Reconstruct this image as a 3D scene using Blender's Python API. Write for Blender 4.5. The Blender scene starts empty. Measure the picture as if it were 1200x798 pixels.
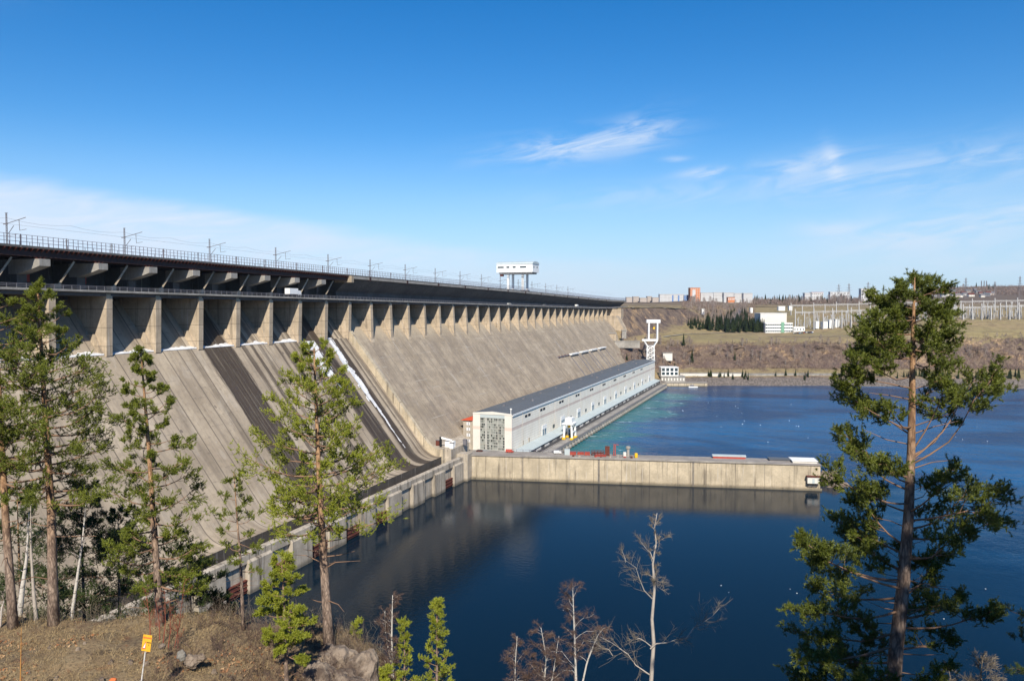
import bpy, math, random
import numpy as np
from mathutils import Vector, Matrix, noise as mnoise
R = math.radians
sc = bpy.context.scene
COL = sc.collection
rnd = random.Random(7)

# ------------------------------------------------------------------ camera
EYE = 92.0
TH, PT, FPX = R(20.34), R(2.545), 900.0
cam_data = bpy.data.cameras.new('camera'); cam = bpy.data.objects.new('camera', cam_data); COL.objects.link(cam)
cam.location = (0, 0, EYE); cam.rotation_euler = (R(90) - PT, 0, TH)
cam_data.sensor_width = 36; cam_data.lens = 27.0; cam_data.clip_start = 0.3; cam_data.clip_end = 30000
sc.camera = cam
rgt = Vector((math.cos(TH), math.sin(TH), 0))
fwd = Vector((-math.sin(TH), math.cos(TH), 0))
def ray(px, py):                       # direction, scaled to unit horizontal depth
    a = (px - 600) / FPX; b = (399 - py) / FPX
    h = math.cos(PT) + b * math.sin(PT); z = -math.sin(PT) + b * math.cos(PT)
    return rgt * (a / h) + fwd + Vector((0, 0, z / h))
def at(px, py, d): return Vector((0, 0, EYE)) + ray(px, py) * d
def gd(px, d, z):                      # column px, depth d, level z
    v = ray(px, 359) * d; return Vector((v.x, v.y, z))
def ud(u, d, z=0): v = rgt * u + fwd * d; return Vector((v.x, v.y, z))
def to_ud(x, y): return x * rgt.x + y * rgt.y, x * fwd.x + y * fwd.y

# ------------------------------------------------------------------ light
HAZE = 2.6e-5
SUN_EL, SUN_AZ = R(41), R(23.5)          # azimuth of the sun measured from -Y towards +X
sdir = Vector((math.sin(SUN_AZ) * math.cos(SUN_EL), -math.cos(SUN_AZ) * math.cos(SUN_EL), math.sin(SUN_EL)))
sun_d = bpy.data.lights.new('sun', 'SUN'); sun = bpy.data.objects.new('sun', sun_d); COL.objects.link(sun)
sun_d.energy = 5.0; sun_d.angle = R(0.53); sun_d.color = (1.0, 0.925, 0.80)
sun.rotation_euler = sdir.to_track_quat('Z', 'Y').to_euler(); sun.location = (0, -200, 400)
sc.view_settings.view_transform = 'Standard'; sc.view_settings.look = 'None'
sc.view_settings.gamma = 1; sc.view_settings.exposure = 0.40
sc.view_settings.use_curve_mapping = False
sc.render.engine = 'CYCLES'
sc.cycles.max_bounces = 6; sc.cycles.transparent_max_bounces = 8
sc.cycles.use_denoising = True

class G:
    """tiny node-graph helper"""
    def __init__(s, tree): s.t = tree; s.n = tree.nodes; s.l = tree.links
    def put(s, sock, v):
        if isinstance(v, bpy.types.NodeSocket): s.l.new(v, sock)
        elif v is not None:
            if hasattr(sock.default_value, '__len__') and not hasattr(v, '__len__'): v = (v, v, v)
            if sock.type == 'RGBA' and len(v) == 3: v = (*v, 1)
            sock.default_value = v
    def m(s, op, a, b=None, c=None, clamp=False):
        n = s.n.new('ShaderNodeMath'); n.operation = op; n.use_clamp = clamp
        s.put(n.inputs[0], a); s.put(n.inputs[1], b)
        if c is not None: s.put(n.inputs[2], c)
        return n.outputs[0]
    def vm(s, op, a, b=None):
        n = s.n.new('ShaderNodeVectorMath'); n.operation = op
        s.put(n.inputs[0], a); s.put(n.inputs[1], b)
        return n.outputs['Value'] if op in ('DOT_PRODUCT', 'LENGTH') else n.outputs[0]
    def mix(s, f, a, b, kind='MIX'):
        n = s.n.new('ShaderNodeMix'); n.data_type = 'RGBA'; n.blend_type = kind
        s.put(n.inputs[0], f); s.put(n.inputs[6], a); s.put(n.inputs[7], b); return n.outputs[2]
    def noise(s, vec, scale=1, detail=4, rough=.55, dist=0):
        n = s.n.new('ShaderNodeTexNoise'); s.put(n.inputs['Vector'], vec); s.put(n.inputs['Scale'], scale)
        s.put(n.inputs['Detail'], detail); s.put(n.inputs['Roughness'], rough); s.put(n.inputs['Distortion'], dist)
        return n.outputs[0]
    def voro(s, vec, scale=1, out=0, feat='F1'):
        n = s.n.new('ShaderNodeTexVoronoi'); n.feature = feat; s.put(n.inputs['Vector'], vec); s.put(n.inputs['Scale'], scale)
        return n.outputs[out]
    def ss(s, v, lo, hi, a=0., b=1.):
        n = s.n.new('ShaderNodeMapRange'); n.interpolation_type = 'SMOOTHSTEP'
        s.put(n.inputs[0], v); s.put(n.inputs[1], lo); s.put(n.inputs[2], hi); s.put(n.inputs[3], a); s.put(n.inputs[4], b)
        return n.outputs[0]
    def xyz(s, v):
        n = s.n.new('ShaderNodeSeparateXYZ'); s.put(n.inputs[0], v); return n.outputs
    def comb(s, x, y, z):
        n = s.n.new('ShaderNodeCombineXYZ'); s.put(n.inputs[0], x); s.put(n.inputs[1], y); s.put(n.inputs[2], z); return n.outputs[0]
    def pos(s): return s.n.new('ShaderNodeNewGeometry').outputs['Position']
    def obj(s): return s.n.new('ShaderNodeTexCoord').outputs['Object']
    def uv(s): return s.n.new('ShaderNodeTexCoord').outputs['UV']
    def rand(s): return s.n.new('ShaderNodeObjectInfo').outputs['Random']
    def isl(s): return s.n.new('ShaderNodeNewGeometry').outputs['Random Per Island']
    def bump(s, h, st=.3, d=.1):
        n = s.n.new('ShaderNodeBump'); s.put(n.inputs['Strength'], st); s.put(n.inputs['Distance'], d); s.put(n.inputs['Height'], h)
        return n.outputs[0]
    def line(s, v, period, width):     # 1 on joint lines
        f = s.m('PINGPONG', v, period / 2.0); return s.ss(f, width * .5, width, 1, 0)

def mat(name, fn, rough=.85, spec=.3, metal=0.0):
    m = bpy.data.materials.new(name); m.use_nodes = True
    g = G(m.node_tree); b = g.n['Principled BSDF']
    b.inputs['Roughness'].default_value = rough; b.inputs['Metallic'].default_value = metal
    b.inputs['Specular IOR Level'].default_value = spec
    r = fn(g) if callable(fn) else None
    if r is None: b.inputs['Base Color'].default_value = (*fn, 1)
    elif isinstance(r, dict):
        for k, v in r.items(): g.put(b.inputs[k], v)
    else: g.put(b.inputs['Base Color'], r)
    return m
def worn(c, amt=.35, sc_=.8, tint=(.6, .5, .4)):   # painted / plain thing with dirt and wear
    def f(g):
        p = g.obj(); n = g.noise(p, sc_, 6, .65); n2 = g.noise(p, sc_ * 7, 3, .6)
        k = g.ss(g.m('ADD', g.m('MULTIPLY', n, .75), g.m('MULTIPLY', n2, .25)), .42, .68, 0, amt)
        return g.mix(k, c, [c[i] * tint[i] for i in range(3)])
    return f

# ------------------------------------------------------------------ sky with cirrus
def build_world():
    w = bpy.data.worlds.new('World'); sc.world = w; w.use_nodes = True
    g = G(w.node_tree); bg = g.n['Background']
    sky = g.n.new('ShaderNodeTexSky'); sky.sky_type = 'NISHITA'; sky.sun_disc = False
    sky.sun_elevation = SUN_EL; sky.sun_rotation = math.atan2(sdir.x, sdir.y)
    sky.altitude = 300; sky.air_density = 1.0; sky.dust_density = 0.15; sky.ozone_density = 3.0
    d = g.vm('NORMALIZE', g.n.new('ShaderNodeTexCoord').outputs['Generated'])
    x, y, z = g.xyz(d)[:3]
    r = g.vm('DOT_PRODUCT', d, tuple(rgt)); f = g.vm('DOT_PRODUCT', d, tuple(fwd))
    az = g.m('MULTIPLY', g.m('ARCTAN2', r, f), 57.2958)       # degrees round the sky
    el = g.m('MULTIPLY', g.m('ARCSINE', z), 57.2958)
    v1 = g.comb(g.m('MULTIPLY', az, .16), g.m('MULTIPLY', g.m('SUBTRACT', el, g.m('MULTIPLY', az, .13)), .75), 3.1)
    n1 = g.noise(v1, 1.0, 8, .62, 1.1)
    v2 = g.comb(g.m('MULTIPLY', az, .05), g.m('MULTIPLY', el, .22), 8.2)
    n2 = g.noise(v2, 1.0, 6, .55, .4)
    total = 0.0
    def wisp(a0, e0, wa, we, tilt, amt, lo=.35, hi=.68):
        nonlocal total
        da = g.m('SUBTRACT', az, a0); de = g.m('SUBTRACT', g.m('SUBTRACT', el, e0), g.m('MULTIPLY', da, tilt))
        q = g.m('ADD', g.m('POWER', g.m('DIVIDE', g.m('ABSOLUTE', da), wa), 2.0), g.m('POWER', g.m('DIVIDE', g.m('ABSOLUTE', de), we), 2.0))
        k = g.m('EXPONENT', g.m('MULTIPLY', q, -1.0))
        v = g.m('MULTIPLY', g.m('MULTIPLY', k, g.ss(n1, lo, hi)), amt)
        total = g.m('ADD', total, v)
    wisp(4.6, 11.6, 5.6, 1.0, .10, .95, .36, .68); wisp(9.5, 12.6, 2.4, 1.1, .25, .6, .36, .68); wisp(14.0, 9.5, 1.8, .35, .08, .8, .3, .6)
    wisp(11.9, 10.5, .9, .2, .0, .5, .3, .6)
    wisp(20.5, 9.7, 3.4, .8, .12, .6); wisp(22.6, 9.6, .7, 1.1, -.9, .65, .3, .6); wisp(31, 9.0, 5.0, 1.6, .1, .3); wisp(28, 4.6, 6.5, 1.5, .08, .8, .3, .62); wisp(25, 8.6, 9, 1.3, .04, .45, .3, .62); wisp(10, 8.0, 8, .9, .03, .3, .32, .64); wisp(33, 2.6, 6, .8, .0, .5, .3, .6)
    wisp(22.3, 5.3, 2.0, .5, -.05, .5, .35, .65)
    wisp(33.5, 5.8, 2.2, .6, .1, .7); wisp(-28, 21, 5, 1.2, .4, .16)
    # soft veil low on the left
    top = g.m('ADD', 8.1, g.m('MULTIPLY', g.m('ADD', az, 33.7), -.105))
    top = g.m('ADD', top, g.m('MULTIPLY', g.m('SUBTRACT', n2, .5), 3.4))
    veil = g.m('MULTIPLY', g.ss(g.m('SUBTRACT', top, el), -.3, 1.3), g.m('MULTIPLY', g.ss(az, -24, 2, 1, .55), g.ss(az, 2, 20, 1, .25)))
    veil = g.m('MULTIPLY', veil, g.ss(n1, .2, .7, .55, 1.15)); veil = g.m('MULTIPLY', veil, g.m('ADD', .62, g.m('MULTIPLY', n2, .6)))
    cov = g.m('ADD', g.m('MULTIPLY', total, .8), g.m('MULTIPLY', veil, .88), clamp=True)
    hs = g.n.new('ShaderNodeHueSaturation'); g.put(hs.inputs['Color'], sky.outputs[0])
    hs.inputs['Saturation'].default_value = 1.42; hs.inputs['Value'].default_value = .89; hs.inputs['Hue'].default_value = .5045
    low = g.m('MULTIPLY', g.ss(el, -1, 13, 1, 0), .8)
    base = g.mix(low, hs.outputs[0], (2.8, 4.15, 6.2))
    col = g.mix(cov, base, (4.9, 5.6, 6.6))
    g.put(bg.inputs['Color'], col); bg.inputs['Strength'].default_value = 0.115
build_world()

# ------------------------------------------------------------------ mesh helpers
ORG = {}
class MB:
    def __init__(s): s.v = []; s.f = []; s.uvs = None
    def face(s, pts):
        i = len(s.v); s.v += [tuple(p) for p in pts]; s.f.append(tuple(range(i, i + len(pts)))); return s
    def box(s, c, dim, rz=0.0):
        i = len(s.v); cx, cy, cz = c; x, y, z = dim[0] / 2, dim[1] / 2, dim[2] / 2; co, si = math.cos(rz), math.sin(rz)
        for dz in (-z, z):
            for dx, dy in ((-x, -y), (x, -y), (x, y), (-x, y)):
                s.v.append((cx + dx * co - dy * si, cy + dx * si + dy * co, cz + dz))
        s.f += [tuple(i + k for k in q) for q in ((3, 2, 1, 0), (4, 5, 6, 7), (0, 1, 5, 4), (1, 2, 6, 5), (2, 3, 7, 6), (3, 0, 4, 7))]
        return s
    def bx(s, x0, x1, y0, y1, z0, z1): return s.box(((x0 + x1) / 2, (y0 + y1) / 2, (z0 + z1) / 2), (abs(x1 - x0), abs(y1 - y0), abs(z1 - z0)))
    def prism(s, poly, axis, a, b):    # polygon in the two other axes, swept along axis
        i = len(s.v); n = len(poly)
        for t in (a, b):
            for p in poly:
                s.v.append({'x': (t, p[0], p[1]), 'y': (p[0], t, p[1]), 'z': (p[0], p[1], t)}[axis])
        s.f.append(tuple(range(i, i + n))[::-1]); s.f.append(tuple(range(i + n, i + 2 * n)))
        for k in range(n): s.f.append((i + k, i + (k + 1) % n, i + n + (k + 1) % n, i + n + k))
        return s
    def bar(s, a, b, w, h=None):       # square bar between two points
        a = Vector(a); b = Vector(b); h = h or w; d = (b - a)
        if d.length < 1e-6: return s
        d.normalize(); up = Vector((0, 0, 1)) if abs(d.z) < .95 else Vector((1, 0, 0))
        sx = d.cross(up).normalized() * (w / 2); sy = sx.cross(d).normalized() * (h / 2); i = len(s.v)
        for p in (a, b):
            for q in (-sx - sy, sx - sy, sx + sy, -sx + sy): s.v.append(tuple(p + q))
        s.f += [tuple(i + k for k in q) for q in ((3, 2, 1, 0), (4, 5, 6, 7), (0, 1, 5, 4), (1, 2, 6, 5), (2, 3, 7, 6), (3, 0, 4, 7))]
        return s
    def tube(s, pts, rad, n=6, cap=True):
        pts = [Vector(p) for p in pts]; m = len(pts); i0 = len(s.v); prev = None
        for k, p in enumerate(pts):
            d = (pts[min(k + 1, m - 1)] - pts[max(k - 1, 0)])
            d = d.normalized() if d.length > 1e-9 else Vector((0, 0, 1))
            if prev is None:
                a = d.cross(Vector((0.31, .95, .05)));  a = a if a.length > .05 else d.cross(Vector((1, 0, 0)))
            else: a = prev - d * prev.dot(d)
            a.normalize(); prev = a; b = d.cross(a); r = rad[k] if hasattr(rad, '__len__') else rad
            for q in range(n):
                t = 2 * math.pi * q / n; s.v.append(tuple(p + (a * math.cos(t) + b * math.sin(t)) * r))
        for k in range(m - 1):
            for q in range(n):
                q2 = (q + 1) % n; s.f.append((i0 + k * n + q, i0 + k * n + q2, i0 + (k + 1) * n + q2, i0 + (k + 1) * n + q))
        if cap: s.f.append(tuple(i0 + q for q in range(n))[::-1]); s.f.append(tuple(i0 + (m - 1) * n + q for q in range(n)))
        return s
    def cyl(s, c, r, h, n=16, r2=None): return s.tube([c, (c[0], c[1], c[2] + h)], [r, r if r2 is None else r2], n)
    def grid(s, P):                    # P[i][j] points
        i0 = len(s.v); a = len(P); b = len(P[0])
        for row in P: s.v += [tuple(p) for p in row]
        for i in range(a - 1):
            for j in range(b - 1): s.f.append((i0 + i * b + j, i0 + (i + 1) * b + j, i0 + (i + 1) * b + j + 1, i0 + i * b + j + 1))
        return s
    def tris(s, arr):                  # arr (n,3,3) numpy
        i0 = len(s.v); a = arr.reshape(-1, 3); s.v += [tuple(p) for p in a.tolist()]
        s.f += [(i0 + 3 * k, i0 + 3 * k + 1, i0 + 3 * k + 2) for k in range(len(arr))]; return s
    def build(s, name, material, parent=None, smooth=False, uv=None):
        o0 = ORG.get(parent.name, Vector((0, 0, 0))) if parent else Vector((0, 0, 0))
        me = bpy.data.meshes.new(name)
        va = np.array(s.v, dtype=float) - np.array(o0)
        me.from_pydata(va.tolist(), [], s.f); me.materials.append(material)
        if smooth: me.polygons.foreach_set('use_smooth', [True] * len(me.polygons))
        if uv is not None:
            l = me.uv_layers.new(name='UVMap'); vi = np.zeros(len(me.loops), dtype=np.int32); me.loops.foreach_get('vertex_index', vi)
            l.data.foreach_set('uv', np.array(uv, dtype=np.float32)[vi].ravel())
        o = bpy.data.objects.new(name, me); COL.objects.link(o)
        if parent: o.parent = parent
        ORG[o.name] = o0
        return o
def tag(o, label=None, cat=None, group=None, kind=None):
    if label: o['label'] = label
    if cat: o['category'] = cat
    if group: o['group'] = group
    if kind: o['kind'] = kind
    return o
def tri_mesh(name, arr, m, parent=None):
    o0 = np.array(ORG.get(parent.name, Vector((0, 0, 0)))) if parent else np.zeros(3)
    n = len(arr); me = bpy.data.meshes.new(name); me.vertices.add(3 * n); me.vertices.foreach_set('co', (arr.reshape(-1, 3) - o0).astype(np.float32).ravel())
    me.loops.add(3 * n); me.loops.foreach_set('vertex_index', np.arange(3 * n, dtype=np.int32)); me.polygons.add(n); me.polygons.foreach_set('loop_start', np.arange(0, 3 * n, 3, dtype=np.int32)); me.polygons.foreach_set('loop_total', np.full(n, 3, dtype=np.int32))
    me.materials.append(m); me.update(calc_edges=True); me.validate(); o = bpy.data.objects.new(name, me); COL.objects.link(o)
    if parent: o.parent = parent
    return o
def thing(name, label, cat, loc, group=None):
    o = bpy.data.objects.new(name, None); COL.objects.link(o); o.empty_display_size = .5; o.location = loc
    ORG[o.name] = Vector(loc); return tag(o, label, cat, group)
def dup(root, loc, rz=None, sx=None, label=None):
    r = root.copy(); COL.objects.link(r); r.location = loc
    if rz is not None: r.rotation_euler = (0, 0, rz)
    if sx is not None: r.scale = (sx, sx, sx) if not hasattr(sx, '__len__') else sx
    if label: r['label'] = label
    for ch in root.children:
        c = ch.copy(); COL.objects.link(c); c.parent = r
        for gg in ch.children:
            d = gg.copy(); COL.objects.link(d); d.parent = c
    return r
def interp(x, tab):
    if x <= tab[0][0]: return tab[0][1]
    for (a, va), (b, vb) in zip(tab, tab[1:]):
        if x <= b: return va + (vb - va) * (x - a) / (b - a)
    return tab[-1][1]
def nz(x, y, z=0.0, s=1.0): return mnoise.noise(Vector((x * s, y * s, z)))
def fbm(x, y, s=1.0, o=4):
    t = 0; a = 1; k = s
    for i in range(o): t += a * mnoise.noise(Vector((x * k, y * k, 3.7 * i))); a *= .5; k *= 2.1
    return t

# ------------------------------------------------------------------ materials
def concrete(c=(.36, .31, .245), sc_=.12, stain=.5, joint=None, vert=True, bump=.25):
    def f(g):
        p = g.pos(); x, y, z = g.xyz(p)[:3]
        n = g.noise(p, sc_, 6, .62); n2 = g.noise(p, sc_ * 9, 4, .6)
        col = g.mix(g.ss(n, .35, .68), [v * .78 for v in c], [v * 1.12 for v in c])
        col = g.mix(g.ss(n2, .4, .7, 0, .35), col, [v * .62 for v in c])
        if vert:
            st = g.noise(g.comb(g.m('MULTIPLY', x, .5), g.m('MULTIPLY', y, .5), g.m('MULTIPLY', z, .035)), 1.0, 5, .65)
            col = g.mix(g.ss(st, .5, .72, 0, stain), col, (.085, .07, .055))
            st2 = g.noise(g.comb(g.m('MULTIPLY', x, .9), g.m('MULTIPLY', y, .9), g.m('MULTIPLY', z, .06)), 1.0, 4, .6)
            col = g.mix(g.ss(st2, .58, .74, 0, stain * .7), col, (.55, .52, .47))
        col = g.mix(g.m('MULTIPLY', g.ss(g.m('ADD', z, g.m('MULTIPLY', n2, 1.6)), 1.2, 2.9, 1, 0), .7), col, (.075, .065, .045))
        if joint:
            for ax, per, w in joint: col = g.mix(g.m('MULTIPLY', g.line((x, y, z)[ax], per, w), .55), col, (.07, .06, .05))
        return {'Base Color': col, 'Normal': g.bump(n2, bump, .2)}
    return f
PIT = 22.08                             # spacing of the dam sections
YP0 = 203.4
def PY(i): return YP0 + PIT * i
def chute_mat(g):
    u, v = g.xyz(g.uv())[:2]
    p = g.comb(u, v, 0)
    n = g.noise(p, .05, 6, .6); n2 = g.noise(p, .55, 5, .65); st = g.noise(g.comb(g.m('MULTIPLY', u, .42), g.m('MULTIPLY', v, .022), 0), 1, 6, .65)
    col = g.mix(g.ss(n, .36, .66), (.325, .262, .188), (.445, .367, .27))
    col = g.mix(g.ss(st, .45, .7, 0, .55), col, (.20, .165, .13))
    col = g.mix(g.ss(n2, .45, .7, 0, .3), col, (.16, .135, .11))
    wst = g.noise(g.comb(g.m('MULTIPLY', u, .6), g.m('MULTIPLY', v, .05), 5), 1, 6, .7)
    col = g.mix(g.ss(wst, .62, .74, 0, .45), col, (.5, .47, .43))
    pt = g.noise(g.comb(g.m('MULTIPLY', u, .14), g.m('MULTIPLY', v, .06), 51), 1, 3, .5)
    col = g.mix(g.ss(pt, .56, .62, 0, .28), col, (.50, .44, .36))
    bl2 = g.noise(g.comb(g.m('MULTIPLY', u, .22), g.m('MULTIPLY', v, .3), 61), 1, 6, .8)
    col = g.mix(g.ss(bl2, .6, .68, 0, .45), col, (.13, .105, .085))
    # worn rectangular patches
    col = g.mix(g.m('MULTIPLY', g.line(u, PIT / 3, .3), .75), col, (.085, .07, .055))
    vv = g.m('ADD', v, g.m('MULTIPLY', g.m('FLOOR', g.m('DIVIDE', u, PIT / 3)), 4.3))
    col = g.mix(g.m('MULTIPLY', g.line(vv, 13, .22), g.ss(n2, .4, .65, .02, .34)), col, (.1, .085, .065))
    bl = g.xyz(g.voro(g.comb(g.m('DIVIDE', u, PIT / 3), g.m('DIVIDE', vv, 13), 0), 1.0, 1))[0]
    col = g.mix(g.ss(bl, 0, 1, 0, .28), col, (.22, .18, .14))
    lime = g.noise(g.comb(g.m('MULTIPLY', u, .35), g.m('MULTIPLY', v, .12), 17), 1, 7, .78)
    col = g.mix(g.ss(lime, .6, .72, 0, .55), col, (.55, .51, .45))
    run = g.noise(g.comb(g.m('MULTIPLY', u, 1.1), g.m('MULTIPLY', v, .018), 23), 1, 6, .75)
    col = g.mix(g.ss(run, .55, .7, 0, .5), col, (.12, .095, .075))
    uu = g.m('ADD', u, g.m('MULTIPLY', g.m('SUBTRACT', g.noise(g.comb(g.m('MULTIPLY', u, .6), g.m('MULTIPLY', v, .035), 2), 1, 6, .75), .5), 7.0))
    wet = 0.0
    b = lambda i, a0, a1, k, v0=-60, v1=150: (PY(i) + PIT * a0, PY(i) + PIT * a1, k, v0, v1)
    for u0, u1, k, v0, v1 in (b(2, .06, .86, .93), b(3, .10, .24, .7), b(3, .34, .48, .8), b(4, .12, .2, .8), b(4, .3, .5, .75), b(4, .62, .72, .5), b(5, .30, .92, .96), b(6, .1, .48, .95), b(6, .62, .7, .8), b(6, .80, .95, .6), b(-2, .3, .5, .3), b(0, .6, .75, .25), b(1, .66, .8, .4), b(4, .8, .93, .7), b(3, .6, .74, .55), b(1, .2, .26, .3)):
        k1 = g.m('MULTIPLY', g.ss(uu, u0 - .4, u0 + .9), g.ss(uu, u1 - .9, u1 + .4, 1, 0))
        wet = g.m('MAXIMUM', wet, g.m('MULTIPLY', k1, k))
    dn = g.noise(g.comb(g.m('MULTIPLY', u, .9), g.m('MULTIPLY', v, .03), 9), 1, 5, .7)
    wet = g.m('MULTIPLY', wet, g.ss(dn, .3, .55, .55, 1.0))
    col = g.mix(wet, col, g.mix(g.ss(dn, .35, .65), (.010, .007, .005), (.052, .036, .026)))
    sq = g.m('MULTIPLY', g.ss(g.voro(g.comb(g.m('DIVIDE', u, 5), g.m('DIVIDE', v, 7), 0), 1.0, 0), .11, .12, 1, 0), g.ss(g.noise(p, .02, 1), .5, .55))
    col = g.mix(g.m('MULTIPLY', sq, .6), col, (.06, .05, .05))
    rough = g.m('SUBTRACT', .9, g.m('MULTIPLY', wet, .3))
    return {'Base Color': col, 'Normal': g.bump(n2, .3, .3), 'Roughness': rough}
def dface_mat(g):
    u, v = g.xyz(g.uv())[:2]; p = g.comb(u, v, 0)
    n = g.noise(p, .045, 7, .65); n2 = g.noise(p, .5, 5, .65)
    st = g.noise(g.comb(g.m('MULTIPLY', u, .16), g.m('MULTIPLY', v, .018), 0), 1, 6, .68)
    bl = g.voro(g.comb(g.m('DIVIDE', u, 5.5), g.m('DIVIDE', v, 3.2), 0), 1.0, 1)
    col = g.mix(g.ss(n, .35, .66), (.29, .235, .17), (.415, .343, .252))
    blv = g.xyz(bl)[0]
    col = g.mix(g.ss(blv, 0, 1, 0, .35), col, (.19, .155, .125))
    col = g.mix(g.ss(st, .46, .68, 0, .55), col, (.17, .14, .115))
    ef = g.noise(g.comb(g.m('MULTIPLY', u, .33), g.m('MULTIPLY', v, .10), 3), 1, 7, .75)
    col = g.mix(g.ss(ef, .56, .74, 0, .7), col, (.46, .43, .385))
    ef2 = g.noise(g.comb(g.m('MULTIPLY', u, .22), g.m('MULTIPLY', v, .012), 13), 1, 5, .7)
    col = g.mix(g.m('MULTIPLY', g.ss(ef2, .58, .7, 0, .55), g.ss(v, 14, 30)), col, (.50, .47, .43))
    col = g.mix(g.ss(n2, .48, .72, 0, .4), col, (.13, .11, .09))
    col = g.mix(g.m('MULTIPLY', g.line(u, PIT / 2, .3), .5), col, (.12, .10, .08))
    jn = g.noise(g.comb(g.m('MULTIPLY', u, .05), g.m('MULTIPLY', v, .2), 21), 1, 5, .7)
    col = g.mix(g.m('MULTIPLY', g.line(v, 6.2, .3), g.ss(jn, .48, .66, 0, .6)), col, (.42, .39, .34))
    fs = g.noise(g.comb(g.m('MULTIPLY', u, .75), g.m('MULTIPLY', v, .03), 31), 1, 6, .75)
    col = g.mix(g.ss(fs, .52, .72, 0, .5), col, (.125, .10, .085))
    sp_ = g.noise(g.comb(g.m('MULTIPLY', u, .5), g.m('MULTIPLY', v, .28), 41), 1, 6, .8)
    col = g.mix(g.ss(sp_, .6, .68, 0, .5), col, (.47, .44, .39))
    col = g.mix(g.ss(g.m('ADD', v, g.m('MULTIPLY', n2, 14)), 26, 46, .8, 0), col, (.42, .345, .245))
    return {'Base Color': col, 'Normal': g.bump(n2, .35, .3)}
def wallpanel(g):                      # powerhouse long wall: cream panels, faint courses, pink band
    p = g.pos(); x, y, z = g.xyz(p)[:3]
    n = g.noise(p, .15, 5, .6); n2 = g.noise(g.comb(g.m('MULTIPLY', x, .6), g.m('MULTIPLY', y, .6), g.m('MULTIPLY', z, .08)), 1, 5, .7)
    col = g.mix(g.ss(n, .3, .7), (.82, .755, .63), (.88, .825, .71))
    col = g.mix(g.ss(n2, .5, .75, 0, .35), col, (.42, .37, .31))
    band = g.m('MULTIPLY', g.ss(z, 21.1, 21.3), g.ss(z, 22.8, 23.0, 1, 0))
    col = g.mix(g.m('MULTIPLY', band, .75), col, (.55, .42, .36))
    col = g.mix(g.m('MULTIPLY', g.line(z, 1.5, .12), .5), col, (.40, .36, .31))
    col = g.mix(g.m('MULTIPLY', g.line(y, 6.6, .12), .3), col, (.42, .38, .33))
    return col
def water_mat(g):
    p = g.pos(); x, y, z = g.xyz(p)[:3]
    # how far past the dividing wall (open tailrace) a point lies
    wl = g.m('SUBTRACT', y, g.m('ADD', 383.0, g.m('MULTIPLY', g.m('ADD', x, 142.0), .212)))
    open_ = g.m('MAXIMUM', g.m('MULTIPLY', g.ss(wl, -4, 30), g.ss(x, 120, 10, 1, 1)), 0.0)
    side = g.ss(g.m('ADD', x, g.m('MULTIPLY', g.m('SUBTRACT', g.noise(p, .008, 3), .5), 120)), 10, 140)
    rough_zone = g.m('MAXIMUM', open_, g.m('MULTIPLY', side, g.ss(y, 150, 420)), clamp=True)
    w1 = g.noise(g.comb(g.m('MULTIPLY', x, 1), g.m('MULTIPLY', y, .8), 0), .16, 6, .62, .3)
    w2 = g.noise(p, .05, 4, .55); w3 = g.noise(p, .55, 3, .55)
    fine = g.noise(p, .8, 4, .5, .2)
    patch = g.noise(g.comb(g.m('MULTIPLY', x, .45), y, 0), .012, 5, .6, .5)
    jet = g.noise(g.comb(g.m('MULTIPLY', x, .35), y, 2), .028, 5, .6, .6)      # plumes out of the turbines
    near_ph = g.m('MULTIPLY', g.ss(x, -131, -70, 1, 0), g.m('MULTIPLY', g.ss(y, 420, 470), g.ss(y, 800, 850, 1, 0)))
    teal = g.m('MULTIPLY', g.ss(g.m('ADD', jet, g.m('MULTIPLY', near_ph, .30)), .60, .80), g.ss(near_ph, .05, .5))
    col = g.mix(g.ss(patch, .42, .6), (.003, .034, .100), (.006, .082, .205))
    col = g.mix(rough_zone, (.003, .0115, .0215), col)
    col = g.mix(teal, col, (.009, .13, .15))
    foam_n = g.noise(g.comb(g.m('MULTIPLY', x, .3), y, 7), .16, 7, .72, 1.0)
    foam = g.m('MULTIPLY', g.ss(foam_n, .58, .68), g.ss(teal, .2, .6))
    cap = g.m('MULTIPLY', g.ss(g.noise(g.comb(g.m('MULTIPLY', x, .5), y, 3), .35, 5, .7, .6), .735, .77), g.m('MULTIPLY', rough_zone, g.ss(patch, .48, .58)))
    fo = g.m('MAXIMUM', g.m('MULTIPLY', foam, .75), g.m('MULTIPLY', cap, .22))
    col = g.mix(fo, col, (.62, .70, .72))
    hgt = g.m('ADD', g.m('MULTIPLY', rough_zone, g.m('ADD', g.m('MULTIPLY', w1, 1.5), g.m('MULTIPLY', w2, 2.4))), g.m('ADD', g.m('MULTIPLY', fine, g.ss(rough_zone, 0, 1, .085, .3)), g.m('MULTIPLY', w3, g.ss(rough_zone, 0, 1, .04, .4))))
    return {'Base Color': col, 'Normal': g.bump(hgt, 1.0, .42), 'Roughness': g.m('MAXIMUM', g.ss(fo, 0, 1, .06, .7), g.ss(rough_zone, 0, 1, .09, .2)), 'IOR': 1.33, 'Specular IOR Level': .20}
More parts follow.
